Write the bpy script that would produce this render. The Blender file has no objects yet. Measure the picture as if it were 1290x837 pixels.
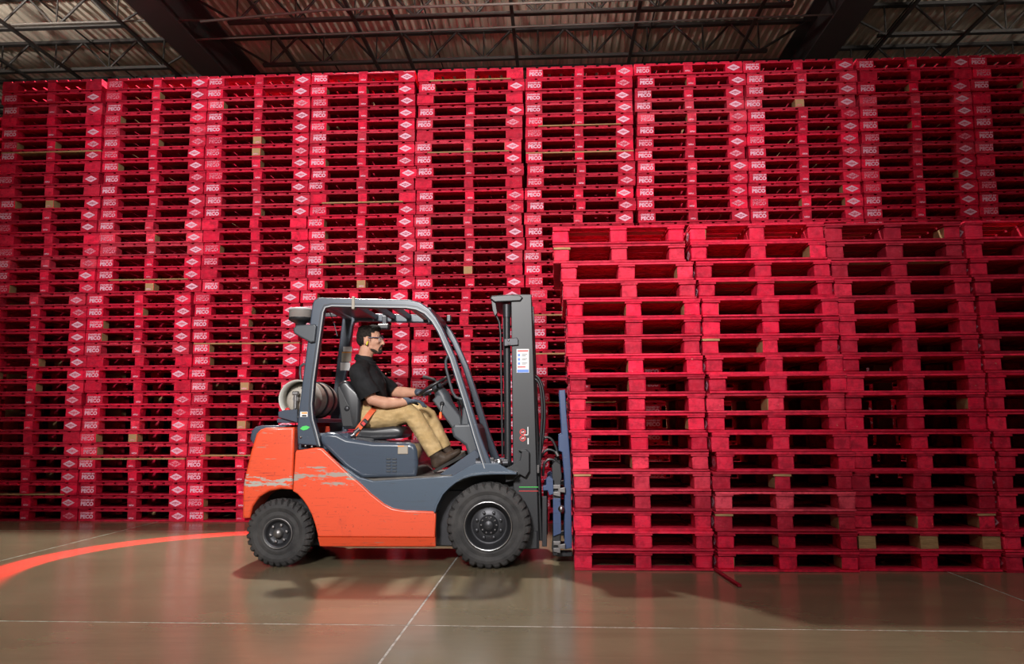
import bpy, bmesh, math, random
from mathutils import Vector, Matrix, noise as mnoise
random.seed(7)
S = bpy.context.scene
COL = S.collection
PI = math.pi

# ------------------------------------------------------------------ camera
CAM_H, F_PX, PITCH, YAW, ROLL = 1.0767, 995.363, .1143, -.0551, -.0034
def _rz(a): c, s = math.cos(a), math.sin(a); return Matrix(((c, -s, 0), (s, c, 0), (0, 0, 1)))
_c, _s = math.cos(PITCH), math.sin(PITCH)
R_p = Matrix(((1, 0, 0), (0, _c, _s), (0, -_s, _c)))
_c, _s = math.cos(ROLL), math.sin(ROLL)
R_r = Matrix(((_c, 0, _s), (0, 1, 0), (-_s, 0, _c)))
R_cam = R_r @ R_p @ _rz(YAW)            # world -> (right, forward, up)
R_inv = R_cam.transposed()
def at(px, py, Y):
    """the point at depth Y that was measured at this place of the photograph"""
    d = R_inv @ Vector(((px - 645) / F_PX, 1, (418.5 - py) / F_PX))
    t = Y / d.y
    return Vector((d.x * t, Y, CAM_H + d.z * t))
def xz(Y, *pts): return [(at(x, y, Y).x, at(x, y, Y).z) for x, y in pts]
cam_data = bpy.data.cameras.new('camera')
cam_data.lens = F_PX / 1290 * 36; cam_data.sensor_width = 36; cam_data.sensor_fit = 'HORIZONTAL'
cam_data.clip_end = 200
cam = bpy.data.objects.new('camera', cam_data); COL.objects.link(cam)
right, fwd, up = R_inv @ Vector((1, 0, 0)), R_inv @ Vector((0, 1, 0)), R_inv @ Vector((0, 0, 1))
m3 = Matrix((right, up, -fwd)).transposed()
cam.matrix_world = Matrix.Translation((0, 0, CAM_H)) @ m3.to_4x4()
S.camera = cam

# ------------------------------------------------------------------ world, lights, exposure
S.view_settings.view_transform = 'Standard'; S.view_settings.look = 'None'
S.view_settings.gamma = 1; S.view_settings.use_curve_mapping = False
S.view_settings.exposure = 0.0
W = bpy.data.worlds.new('world'); S.world = W; W.use_nodes = True
W.node_tree.nodes['Background'].inputs[0].default_value = (.75, .8, 1, 1)
W.node_tree.nodes['Background'].inputs[1].default_value = .035
def area(name, loc, aim, size, power, color=(1, 1, 1), shape='SQUARE', size_y=None):
    l = bpy.data.lights.new(name, 'AREA'); l.energy = power; l.color = color; l.size = size; l.shape = shape
    if size_y: l.shape = 'RECTANGLE'; l.size_y = size_y
    o = bpy.data.objects.new(name, l); COL.objects.link(o); o.location = loc
    o.rotation_euler = (Vector(aim) - Vector(loc)).to_track_quat('-Z', 'Y').to_euler(); return o
area('high_bay_lamp_light', (-2.9, 9.2, 8.0), (-2.9, 9.2, 0), .32, 1050, (1, .96, .9), 'DISK')
def spot(name, loc, aim, power, angle, blend, radius, color=(1, 1, 1)):
    l = bpy.data.lights.new(name, 'SPOT'); l.energy = power; l.color = color; l.spot_size = angle; l.spot_blend = blend; l.shadow_soft_size = radius
    o = bpy.data.objects.new(name, l); COL.objects.link(o); o.location = loc
    o.rotation_euler = (Vector(aim) - Vector(loc)).to_track_quat('-Z', 'Y').to_euler(); return o
spot('photo_strobe_light', (-1.7, -4.0, 5.0), (-1.35, 8.6, 3.1), 6200, .80, .55, .7, (1, .97, .95))
area('fill_strobe_light', (1.6, -.5, 3.6), (.5, 8.6, 2.2), 1.7, 80, (1, .97, .95))
def lamp(name, loc, power, radius, color):
    l = bpy.data.lights.new(name, 'POINT'); l.energy = power; l.color = color; l.shadow_soft_size = radius
    o = bpy.data.objects.new(name, l); COL.objects.link(o); o.location = loc
ROOF_FILLS = [(-9.6, 1050), (-.4, 430), (8.6, 560)]  # added point lights that brighten the ceiling, not fixtures of the building
for x_, p_ in ROOF_FILLS: lamp('roof_fill_light', (x_, 10.4, 7.62), p_, .1, (1, .95, .88))
area('floor_fill_light', (-.3, 1.2, 8.3), (-.2, 2.6, 0), 1.0, 130, (1, .95, .88), 'DISK')  # added fill that brightens the floor near the camera, no known lamp

# ------------------------------------------------------------------ materials
def mat(name, color=(.5, .5, .5), rough=.5, metal=0, spec=.5):
    m = bpy.data.materials.new(name); m.use_nodes = True
    b = m.node_tree.nodes['Principled BSDF']
    b.inputs['Base Color'].default_value = (*color, 1); b.inputs['Roughness'].default_value = rough
    b.inputs['Metallic'].default_value = metal; b.inputs['Specular IOR Level'].default_value = spec
    return m
def nodes(m):
    nt = m.node_tree
    return nt, nt.nodes['Principled BSDF'], (lambda t, **k: _new(nt, t, k)), (lambda a, b: nt.links.new(a, b))
def _new(nt, t, k):
    n = nt.nodes.new(t)
    for a, v in k.items():
        if a.startswith('_'): n.inputs[a[1:].replace('_', ' ')].default_value = v
        else: setattr(n, a, v)
    return n
def coords(nt, new, link, scale=(1, 1, 1), kind='Object'):
    tc = new('ShaderNodeTexCoord'); mp = new('ShaderNodeMapping'); mp.inputs['Scale'].default_value = scale
    link(tc.outputs[kind], mp.inputs['Vector']); return mp.outputs['Vector']
def noise(new, link, vec, scale, detail=4, rough=.6):
    n = new('ShaderNodeTexNoise'); n.inputs['Scale'].default_value = scale; n.inputs['Detail'].default_value = detail
    n.inputs['Roughness'].default_value = rough; link(vec, n.inputs['Vector']); return n.outputs['Fac']
def ramp(new, link, fac, *stops):
    r = new('ShaderNodeValToRGB'); e = r.color_ramp.elements
    while len(e) < len(stops): e.new(.5)
    for el, (p, c) in zip(e, stops): el.position = p; el.color = (*c, 1) if len(c) == 3 else c
    link(fac, r.inputs['Fac']); return r.outputs['Color']
def mix(new, link, fac, a, b, mode='MIX'):
    n = new('ShaderNodeMix', data_type='RGBA', blend_type=mode)
    for s, v in ((0, fac), (6, a), (7, b)):
        if hasattr(v, 'links'): link(v, n.inputs[s])
        else: n.inputs[s].default_value = (*v, 1) if isinstance(v, tuple) else v
    return n.outputs[2]
def bump(new, link, b, h, strength=.3, dist=.01):
    n = new('ShaderNodeBump'); n.inputs['Strength'].default_value = strength; n.inputs['Distance'].default_value = dist
    link(h, n.inputs['Height']); link(n.outputs['Normal'], b.inputs['Normal'])
G = lambda v: (v, v, v)

def make_pallet_paint(name, bare):
    m = mat(name, (.6, .01, .04), .6, spec=.16); nt, b, new, link = nodes(m)
    oi = new('ShaderNodeObjectInfo')
    off = new('ShaderNodeVectorMath', operation='ADD'); sc = new('ShaderNodeVectorMath', operation='SCALE')
    cmb = new('ShaderNodeCombineXYZ')
    for i in range(3): link(oi.outputs['Random'], cmb.inputs[i])
    link(cmb.outputs[0], sc.inputs[0]); sc.inputs['Scale'].default_value = 37
    v = coords(nt, new, link); link(v, off.inputs[0]); link(sc.outputs[0], off.inputs[1]); v = off.outputs[0]
    # each piece takes its own strength of the pallet's colour
    hsv = new('ShaderNodeHueSaturation'); mr = new('ShaderNodeMapRange'); link(oi.outputs['Random'], mr.inputs[0])
    mr.inputs[3].default_value = .72; mr.inputs[4].default_value = 1.18
    link(mr.outputs[0], hsv.inputs['Value']); link(oi.outputs['Color'], hsv.inputs['Color'])
    big = noise(new, link, v, 19, 5, .7)
    c = mix(new, link, ramp(new, link, big, (.44, G(0)), (.78, G(.48))), hsv.outputs[0], (.78, .055, .11))
    blot = noise(new, link, v, 12, 5, .7)
    c = mix(new, link, ramp(new, link, blot, (.46, G(0)), (.66, G(.72))), c, (.26, .006, .022))
    st = new('ShaderNodeMapping'); st.inputs['Scale'].default_value = (3, 3, 26); link(v, st.inputs['Vector'])
    grain = noise(new, link, st.outputs[0], 6, 5, .7)
    c = mix(new, link, ramp(new, link, grain, (.52, G(0)), (.8, G(.6))), c, (.22, .012, .025))
    chip = noise(new, link, v, 34, 4, .6)
    c = mix(new, link, ramp(new, link, chip, (.70, G(0)), (.76, G(.8))), c, (.62, .33, .22))
    if bare:      # inner faces: on some pieces the paint never reached the wood
        th = new('ShaderNodeMath', operation='GREATER_THAN'); link(oi.outputs['Random'], th.inputs[0]); th.inputs[1].default_value = .82
        wood = mix(new, link, grain, (.30, .17, .07), (.52, .34, .18))
        c = mix(new, link, th.outputs[0], c, wood)
    link(c, b.inputs['Base Color'])
    bump(new, link, b, grain, .5, .007)
    return m
M_RED = make_pallet_paint('pallet_red_paint', False)
M_INNER = make_pallet_paint('pallet_inner_face', True)
def make_bare():
    m = mat('bare_wood', (.4, .25, .12), .7, spec=.2); nt, b, new, link = nodes(m)
    v = coords(nt, new, link, (3, 3, 30)); g = noise(new, link, v, 5, 5, .7)
    link(ramp(new, link, g, (.3, (.26, .14, .06)), (.7, (.50, .31, .15))), b.inputs['Base Color']); bump(new, link, b, g, .3, .004)
    return m
M_BARE = make_bare()
def make_print(name, lo, hi):
    m = mat(name, (.8, .62, .68), .6); nt, b, new, link = nodes(m)
    oi = new('ShaderNodeObjectInfo'); v = coords(nt, new, link)
    n = noise(new, link, v, 60, 4, .7)
    ad = new('ShaderNodeMath', operation='ADD'); mu = new('ShaderNodeMath', operation='MULTIPLY_ADD')
    link(oi.outputs['Random'], mu.inputs[0]); mu.inputs[1].default_value = .42; mu.inputs[2].default_value = -.22
    link(n, ad.inputs[0]); link(mu.outputs[0], ad.inputs[1])
    c = ramp(new, link, ad.outputs[0], (lo, (.74, .42, .54)), (hi, (.60, .03, .08)))
    link(c, b.inputs['Base Color']); return m
M_PRINT = make_print('stencil_white', .50, .74)

def make_floor():
    m = mat('polished_concrete', (.2, .16, .11), .25); nt, b, new, link = nodes(m)
    v = coords(nt, new, link, (1, 1, 1)); a = noise(new, link, v, .8, 6, .62)
    v2 = coords(nt, new, link, (.5, 3.5, 1)); s = noise(new, link, v2, 1.6, 6, .65)
    c = ramp(new, link, a, (.3, (.142, .115, .070)), (.7, (.212, .174, .112)))
    c = mix(new, link, ramp(new, link, s, (.45, G(0)), (.75, G(.55))), c, (.105, .084, .050))
    f = noise(new, link, v, 42, 3, .6)
    c = mix(new, link, ramp(new, link, f, (.70, G(0)), (.80, G(.35))), c, (.36, .32, .26))
    link(c, b.inputs['Base Color'])
    link(ramp(new, link, s, (.3, G(.17)), (.75, G(.28))), b.inputs['Roughness'])
    bump(new, link, b, a, .04, .02); b.inputs['Specular IOR Level'].default_value = .55
    return m
M_FLOOR = make_floor()
def make_joint():
    m = mat('joint_filler', (.42, .40, .38), .7); nt, b, new, link = nodes(m)
    v = coords(nt, new, link); n = noise(new, link, v, 16, 5, .7)
    link(ramp(new, link, n, (.38, (.14, .12, .10)), (.56, (.44, .42, .40))), b.inputs['Base Color']); return m
M_JOINT = make_joint()
def make_paint(name, base, wear1, wear2, rough, amount=.62, streak=(2.2, 6, 26), coat=.3, sc=1.0, patch=None):
    m = mat(name, base, rough); nt, b, new, link = nodes(m)
    v = coords(nt, new, link, streak); n = noise(new, link, v, 2.0 * sc, 6, .62)
    v2 = coords(nt, new, link, (1, 1, 1)); n2 = noise(new, link, v2, 3.1, 4, .6)
    c = mix(new, link, ramp(new, link, n, (amount, G(0)), (amount + .02, G(1))), base, wear1)
    c = mix(new, link, ramp(new, link, n2, (.66, G(0)), (.80, G(.5))), c, wear2)
    v4 = coords(nt, new, link, (1.3, 5, 24)); n4 = noise(new, link, v4, 3.6, 6, .72)
    c = mix(new, link, ramp(new, link, n4, (.575, G(0)), (.68, G(.8))), c, wear2)
    if patch:        # primer laid bare where the body gets scraped, between two heights
        sp_ = new('ShaderNodeSeparateXYZ'); tc = new('ShaderNodeTexCoord'); link(tc.outputs['Object'], sp_.inputs[0])
        mr = new('ShaderNodeMapRange', interpolation_type='SMOOTHSTEP')
        di = new('ShaderNodeMath', operation='SUBTRACT'); link(sp_.outputs['Z'], di.inputs[0]); di.inputs[1].default_value = patch[0]
        ab = new('ShaderNodeMath', operation='ABSOLUTE'); link(di.outputs[0], ab.inputs[0]); link(ab.outputs[0], mr.inputs[0])
        mr.inputs[1].default_value, mr.inputs[2].default_value = 0, patch[1]; mr.inputs[3].default_value = .06 - patch[3]; mr.inputs[4].default_value = -.30
        v5 = coords(nt, new, link, (1.6, 4, 8.5)); n5 = noise(new, link, v5, 3.4, 5, .6)
        ad = new('ShaderNodeMath', operation='ADD'); link(n5, ad.inputs[0]); link(mr.outputs[0], ad.inputs[1])
        c = mix(new, link, ramp(new, link, ad.outputs[0], (.505, G(0)), (.525, G(1))), c, patch[2])
    n3 = noise(new, link, v2, 55, 3, .5)
    c = mix(new, link, ramp(new, link, n3, (.655, G(0)), (.72, G(.6))), c, wear2)
    link(c, b.inputs['Base Color']); b.inputs['Coat Weight'].default_value = coat; b.inputs['Coat Roughness'].default_value = .2
    return m
M_ORANGE = make_paint('orange_paint', (.70, .075, .024), (.30, .17, .12), (.26, .03, .02), .40, .655, patch=(.68, .17, (.34, .27, .23), .055))
M_ORANGE_W = make_paint('orange_paint_scraped', (.70, .075, .024), (.36, .26, .20), (.28, .032, .022), .40, .67, patch=(.64, .095, (.38, .36, .32), -.05))
M_GREY = make_paint('slate_paint', (.044, .060, .088), (.17, .18, .19), (.04, .045, .055), .36, .69)
M_GLOSS = make_paint('hood_slate_gloss', (.055, .072, .100), (.13, .14, .16), (.05, .06, .08), .22, .74, coat=.7)
M_STEP = make_paint('step_slate', (.060, .085, .120), (.20, .20, .20), (.05, .055, .06), .35, .68)
M_BLACK = make_paint('mast_black', (.014, .015, .018), (.07, .07, .07), (.012, .012, .012), .45, .70, coat=.1)
M_BLUE = make_paint('clamp_blue', (.035, .065, .155), (.12, .13, .16), (.02, .03, .06), .45, .66, coat=.1)
M_DARKMET = mat('dark_metal', (.045, .045, .05), .42, .6)
M_PLASTIC = mat('black_plastic', (.016, .016, .018), .4)
M_GREYPL = mat('grey_plastic', (.045, .052, .062), .45)
M_CHROME = mat('bright_steel', (.62, .62, .63), .28, 1)
M_STEEL = mat('worn_steel', (.22, .21, .21), .4, .8)
M_LIGHTGREY = mat('pale_grey_paint', (.34, .345, .35), .45)
def make_rubber():
    m = mat('tyre_rubber', (.03, .03, .032), .75, spec=.3); nt, b, new, link = nodes(m)
    v = coords(nt, new, link); n = noise(new, link, v, 7, 5, .65)
    link(ramp(new, link, n, (.35, (.026, .025, .026)), (.75, (.068, .064, .062))), b.inputs['Base Color']); bump(new, link, b, n, .1, .004)
    return m
M_RUBBER = make_rubber()
M_VINYL = mat('black_vinyl', (.020, .021, .024), .33)
def make_cloth(name, c1, c2, scale=9, rough=.85, bmp=.5, dist=.012):
    m = mat(name, c1, rough, spec=.2); nt, b, new, link = nodes(m)
    v = coords(nt, new, link); n = noise(new, link, v, scale, 4, .55)
    link(ramp(new, link, n, (.35, c1), (.7, c2)), b.inputs['Base Color']); bump(new, link, b, n, bmp, dist)
    return m
M_KHAKI = make_cloth('khaki_canvas', (.40, .27, .12), (.52, .37, .19), 12)
M_POLO = make_cloth('black_polo_cloth', (.008, .008, .009), (.020, .020, .022), 8)
M_SKIN = make_cloth('skin', (.48, .245, .165), (.56, .31, .21), 20, .5, .05)
M_HAIR = make_cloth('dark_hair', (.008, .006, .005), (.026, .020, .016), 60, .85, .8, .006)
M_STUBBLE = make_cloth('dark_beard', (.018, .012, .009), (.05, .032, .024), 90, .7, .6, .004)
M_BOOT = make_cloth('brown_leather', (.040, .026, .018), (.085, .058, .042), 14, .55, .4)
M_SOLE = mat('boot_sole', (.02, .018, .016), .8)
M_GLOVE = make_cloth('grey_glove_knit', (.045, .058, .085), (.08, .098, .13), 40, .8)
M_GLOVEB = mat('blue_glove_coating', (.02, .075, .30), .6)
M_EYE = mat('eye_white', (.75, .72, .7), .2)
M_IRIS = mat('dark_iris', (.02, .012, .008), .15)
M_YELLOW = mat('yellow_foam', (.75, .66, .03), .6)
M_BELT = mat('orange_belt', (.62, .10, .03), .6)
M_ORPL = mat('orange_plastic', (.9, .13, .02), .4)
M_WHITE = mat('white_sticker', (.72, .72, .72), .5)
M_STBLUE = mat('sticker_blue', (.10, .22, .62), .5)
M_STRED = mat('sticker_red', (.55, .03, .03), .5)
M_STORG = mat('sticker_orange', (.75, .28, .04), .5)
M_STBEIGE = mat('sticker_beige', (.30, .26, .21), .5)
M_GREEN = mat('sticker_green', (.06, .55, .10), .5)
M_TANK = make_paint('tank_grey', (.40, .36, .31), (.30, .2, .16), (.25, .18, .15), .4, .66)
M_RING = mat('tank_collar_grey', (.46, .46, .42), .45)
M_TREADPLATE = make_paint('floor_mat_worn', (.10, .09, .08), (.2, .19, .17), (.05, .05, .05), .65, .6, coat=0)
M_LENS = mat('clear_lens', (.75, .8, .85), .05); M_LENS.node_tree.nodes['Principled BSDF'].inputs['Alpha'].default_value = .16
M_AMBER = mat('strobe_dome', (.30, .27, .25), .15); M_AMBER.node_tree.nodes['Principled BSDF'].inputs['Transmission Weight'].default_value = .3
def make_deck():
    m = mat('roof_deck_paint', (.30, .26, .22), .6); nt, b, new, link = nodes(m)
    v = coords(nt, new, link, (3, .5, 1)); n = noise(new, link, v, 2, 5, .6)
    link(ramp(new, link, n, (.3, (.38, .325, .26)), (.75, (.56, .48, .39))), b.inputs['Base Color']); return m
M_DECK = make_deck()
M_JOIST = mat('joist_brown_steel', (.022, .018, .016), .6)
M_GIRDER = mat('girder_steel', (.035, .032, .033), .6)
M_PIPE = mat('pipe_grey', (.07, .058, .05), .6)
M_WALL = mat('dim_wall_paint', (.10, .10, .11), .8)

# ------------------------------------------------------------------ mesh helpers
class MB:
    def __init__(s): s.v = []; s.f = []; s.mi = []; s.sm = []
    def add(s, vs, fs, mi=0, smooth=False, tf=None):
        o = len(s.v)
        s.v += [tuple(tf @ Vector(v)) if tf else tuple(v) for v in vs]
        for f in fs: s.f.append(tuple(i + o for i in f)); s.mi.append(mi); s.sm.append(smooth)
        return s
    def bm(s, b, mi=None, smooth=False):
        b.verts.ensure_lookup_table(); b.verts.index_update()
        o = len(s.v); s.v += [tuple(v.co) for v in b.verts]
        for f in b.faces: s.f.append(tuple(v.index + o for v in f.verts)); s.mi.append(f.material_index if mi is None else mi); s.sm.append(smooth)
        b.free(); return s
    def box(s, x0, x1, y0, y1, z0, z1, mi=0, bev=0, jit=0, tf=None, segs=1):
        b = bmesh.new()
        r = bmesh.ops.create_cube(b, size=1)
        for v in b.verts:
            v.co = Vector((x0 + (v.co.x + .5) * (x1 - x0), y0 + (v.co.y + .5) * (y1 - y0), z0 + (v.co.z + .5) * (z1 - z0)))
        if bev: bmesh.ops.bevel(b, geom=b.edges[:], offset=bev, segments=segs, profile=.5, affect='EDGES')
        if jit:
            for v in b.verts: v.co += Vector([random.uniform(-jit, jit) for _ in range(3)])
        if tf: bmesh.ops.transform(b, matrix=tf, verts=b.verts[:])
        return s.bm(b, mi)
    def prism(s, pts, y0, y1, mi=0, bev=0, segs=2, smooth=False):
        """closed (x, z) outline pushed through from y0 to y1"""
        b = bmesh.new(); n = len(pts)
        A = [b.verts.new((x, y0, z)) for x, z in pts]; B = [b.verts.new((x, y1, z)) for x, z in pts]
        b.faces.new(A); b.faces.new(B[::-1])
        for i in range(n): b.faces.new((A[(i + 1) % n], A[i], B[i], B[(i + 1) % n]))
        bmesh.ops.recalc_face_normals(b, faces=b.faces[:])
        if bev:
            es = [e for e in b.edges if len({round(v.co.y, 5) for v in e.verts}) == 1]
            bmesh.ops.bevel(b, geom=es, offset=bev, segments=segs, profile=.5, affect='EDGES', clamp_overlap=True)
        return s.bm(b, mi, smooth)
    def tube(s, pts, r, n=8, mi=0, closed=False, rad=None):
        pts = [Vector(p) for p in pts]; m = len(pts); rings = []; o = len(s.v)
        prev = None
        for i, p in enumerate(pts):
            a, c = pts[(i - 1) % m if closed else max(i - 1, 0)], pts[(i + 1) % m if closed else min(i + 1, m - 1)]
            t = (c - a).normalized()
            if prev is None: u = t.orthogonal().normalized()
            else: u = (prev - t * prev.dot(t)).normalized()
            prev = u; w = t.cross(u); rr = rad[i] if rad else r
            rings.append([p + (u * math.cos(2 * PI * k / n) + w * math.sin(2 * PI * k / n)) * rr for k in range(n)])
        vs = [v for R in rings for v in R]; fs = []
        for i in range(m if closed else m - 1):
            j = (i + 1) % m
            for k in range(n): fs.append((i * n + k, i * n + (k + 1) % n, j * n + (k + 1) % n, j * n + k))
        s.add(vs, fs, mi, True)
        if not closed: s.add(rings[0], [tuple(range(n))[::-1]], mi); s.add(rings[-1], [tuple(range(n))], mi)
        return s
    def lathe(s, prof, c, axis='Y', n=32, mi=0, smooth=True, mod=None):
        """profile of (radius, offset along the axis) turned about the axis through c"""
        vs = []; fs = []; m = len(prof); c = Vector(c)
        for i in range(n):
            a = 2 * PI * i / n
            for j, (r, h) in enumerate(prof):
                if mod: r = mod(i, j, r)
                d = {'Y': Vector((r * math.cos(a), h, r * math.sin(a))), 'Z': Vector((r * math.cos(a), r * math.sin(a), h)), 'X': Vector((h, r * math.cos(a), r * math.sin(a)))}[axis]
                vs.append(c + d)
        for i in range(n):
            for j in range(m - 1): fs.append((i * m + j, ((i + 1) % n) * m + j, ((i + 1) % n) * m + j + 1, i * m + j + 1))
        return s.add(vs, fs, mi, smooth)
def new_mesh(name, mb, mats):
    me = bpy.data.meshes.new(name); me.from_pydata(mb.v, [], mb.f)
    for m in (mats if isinstance(mats, (list, tuple)) else [mats]): me.materials.append(m)
    me.polygons.foreach_set('material_index', mb.mi); me.polygons.foreach_set('use_smooth', mb.sm)
    b = bmesh.new(); b.from_mesh(me); bmesh.ops.recalc_face_normals(b, faces=b.faces[:]); b.to_mesh(me); b.free()
    return me
def link(name, me, parent=None, loc=None):
    o = bpy.data.objects.new(name, me); COL.objects.link(o)
    if parent: o.parent = parent
    if loc: o.location = loc
    return o
def root_pos(p):
    v = Vector((0, 0, 0))
    while p: v += p.location; p = p.parent
    return v
def obj(name, mb, mats, parent=None, label=None, kind=None):
    """world-space shapes -> one mesh object, under its (unrotated) parent"""
    off = root_pos(parent)
    if parent: mb.v = [(x - off.x, y - off.y, z - off.z) for x, y, z in mb.v]
    o = link(name, new_mesh(name, mb, mats), parent)
    if label: o['label'] = label
    if kind: o['kind'] = kind
    return o
def empty(name, loc, label, cat, group=None):
    o = bpy.data.objects.new(name, None); COL.objects.link(o); o.location = loc; o.empty_display_size = .1
    tag(o, label, cat, group); return o
def tag(o, label, cat, group=None):
    o['label'] = label; o['category'] = cat
    if group: o['group'] = group
    return o
def structure(o): o['kind'] = 'structure'; return o

# ------------------------------------------------------------------ floor: slabs between saw-cut joints
JX, JY, SL = -.807, 4.346, 3.61
floor = bpy.data.objects.new('floor', None); COL.objects.link(floor); structure(floor)
fb = MB().box(-16, 14, -5, 24, -.2, -.001)
structure(obj('floor_joint_filler', fb, M_JOINT, floor))
slab = new_mesh('floor_slab', MB().box(-SL / 2 + .004, SL / 2 - .004, -SL / 2 + .004, SL / 2 - .004, -.12, 0, bev=.003), M_FLOOR)
for i in range(-4, 4):
    for j in range(-2, 5):
        structure(link('floor_slab', slab, floor, (JX + (i + .5) * SL, JY + (j + .5) * SL, 0)))

# ------------------------------------------------------------------ roof: ribbed deck, girders, open web joists
ZB, ZT = 8.2, 8.85
def ceiling():
    vs = []; fs = []; x = -18.0; prof = []
    while x < 16:
        prof += [(x, 0), (x + .028, .04), (x + .105, .04), (x + .133, 0)]; x += .1525
    for y in (-6, 26): vs += [(px, y, ZT + .02 + pz) for px, pz in prof]
    n = len(prof)
    fs = [(i, i + 1, n + i + 1, n + i) for i in range(n - 1)]
    mb = MB().add(vs, fs); structure(obj('ceiling', mb, M_DECK))
ceiling()
structure(obj('wall_back', MB().box(-18, 16, 25.8, 26, 0, 9), M_WALL))
structure(obj('wall_left', MB().box(-18.2, -18, -6, 26, 0, 9), M_WALL))
structure(obj('wall_right', MB().box(16, 16.2, -6, 26, 0, 9), M_WALL))
structure(obj('wall_front', MB().box(-18, 16, -6.2, -6, 0, 9), M_WALL))
def girder(x, label):
    g = empty('roof_girder', (x, 16, ZB - .2), label, 'girder')
    w = .27
    obj('bottom_flange', MB().box(x - w, x + w, -5, 25.5, ZB - .2, ZB - .165), M_GIRDER, g)
    obj('web', MB().box(x - .02, x + .02, -5, 25.5, ZB - .165, ZT - .06), M_GIRDER, g)
    obj('top_flange', MB().box(x - w, x + w, -5, 25.5, ZT - .06, ZT - .03), M_GIRDER, g)
girder(-6.75, 'dark steel roof girder at the left end of the wide middle ceiling bay')
girder(5.1, 'dark steel roof girder at the right end of the wide middle ceiling bay')
BAYS = [(-18, -6.75, 13.12, 'bay beyond the left girder'), (-6.75, 5.1, 13.15, 'wide middle roof bay'), (5.1, 16, 12.65, 'bay beyond the right girder')]
def joist(x0, x1, y, label):
    g = empty('bar_joist', ((x0 + x1) / 2, y, ZB), label, 'joist', 'open web roof joists')
    obj('top_chord', MB().box(x0 + .1, x1 - .1, y - .055, y + .055, ZT - .07, ZT - .012), M_JOIST, g)
    obj('bottom_chord', MB().box(x0 + .95, x1 - .95, y - .05, y + .05, ZB, ZB + .055), M_JOIST, g)
    n = max(4, round((x1 - x0 - 2.2) / 1.12)); dx = (x1 - x0 - 2.2) / n; r = .024
    for i in range(n + 1):
        xb = x0 + 1.1 + i * dx
        zb, zt = ZB + .03, ZT - .04
        if i == 0 or i == n:
            e = x0 + .15 if i == 0 else x1 - .15
            obj('end_strut', MB().tube([(xb, y, zb), (e, y, zt)], r, 6), M_JOIST, g)
        obj('web_post', MB().tube([(xb, y, zb), (xb, y, zt)], .016, 6), M_JOIST, g)
        if i > 0: obj('web_diagonal', MB().tube([(xb, y, zb), (xb - dx / 2, y, zt)], r, 6), M_JOIST, g)
        if i < n: obj('web_diagonal', MB().tube([(xb, y, zb), (xb + dx / 2, y, zt)], r, 6), M_JOIST, g)
ORD = ['first', 'second', 'third', 'fourth']
for x0, x1, ys, bay in BAYS:
    for k in range(4):
        joist(x0, x1, ys + 1.7 * k, f'open web roof joist, {ORD[k]} above the stacks in the {bay}')
for k, (x, nm) in enumerate([(-10.8, 'third out from the left girder'), (-9.75, 'second out from the left girder'), (-7.66, 'just outside the left girder'), (-5.1, 'first inside the left girder'), (-3.5, 'second inside the left girder'), (-2.8, 'third inside the left girder'), (-.7, 'over the mast'), (1.5, 'over the second front stack'), (3.6, 'first inside the right girder'), (6.2, 'just outside the right girder'), (7.6, 'second out from the right girder')]):
    tag(obj('bridging_bar', MB().box(x - .03, x + .03, 11.5, 19, ZB - .046, ZB - .001), M_JOIST), f'dark bridging bar across the roof joists, {nm}', 'bar')
    if k % 2: tag(obj('bridging_rod', MB().tube([(x + .42, 11.5, ZT - .095), (x + .42, 19, ZT - .095)], .016, 6), M_JOIST), f'thin bridging rod under roof deck, {nm}', 'rod')
tag(obj('conduit', MB().tube([(-18, 12.98, ZB + .03), (-6.9, 12.98, ZB + .03), (-6.1, 12.9, ZB - .05)], .022, 8), M_PIPE), 'thin pale conduit along the first joist left of the left girder', 'conduit')
tag(obj('sprinkler_pipe', MB().tube([(-6.1, 12.7, 8.02), (-3.9, 12.6, 8.1), (4.8, 12.5, 8.06)], .024, 8), M_PIPE), 'thin pale pipe running under the joists of the middle roof bay', 'pipe')
tag(obj('sprinkler_pipe', MB().tube([(-6.5, 13.4, 8.06), (4.9, 13.4, 8.16)], .018, 8), M_PIPE), 'thinner brown pipe running behind the pale one in the middle bay', 'pipe')
hb = empty('high_bay_lamp', (-2.9, 9.2, 8.06), 'round high bay lamp hanging above the pallet wall, left of the mast', 'lamp')
obj('lamp_housing', MB().lathe([(.001, .30), (.10, .30), (.12, .12), (.31, .02), (.31, .0), (.29, .01)], (-2.9, 9.2, 8.04), 'Z'), M_LIGHTGREY, hb)
obj('hanger', MB().tube([(-2.9, 9.2, 8.33), (-2.9, 9.2, 8.87)], .01, 6), M_DARKMET, hb)
for (hx, _p), nm in zip(ROOF_FILLS, ('outside the left girder', 'in the middle bay', 'outside the right girder')):
    hb = empty('added_roof_fill', (hx, 10.4, 7.5), f'added unseen bowl for roof fill light above the pallet wall, {nm}', 'lamp', 'added roof fill lights above the pallet wall')
    obj('fill_light_bowl', MB().lathe([(.001, -.22), (.16, -.20), (.34, -.08), (.42, .06), (.40, .06), (.32, -.05), (.15, -.16), (.001, -.18)], (hx, 10.4, 7.6), 'Z'), M_LIGHTGREY, hb)  # unseen bowl added to keep the ceiling fill off the floor
    for q_ in range(3):
        an = 2 * PI * q_ / 3
        obj('hanger', MB().tube([(hx + .41 * math.cos(an), 10.4 + .41 * math.sin(an), 7.655), (hx, 10.4, 8.87)], .006, 6), M_DARKMET, hb)

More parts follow.
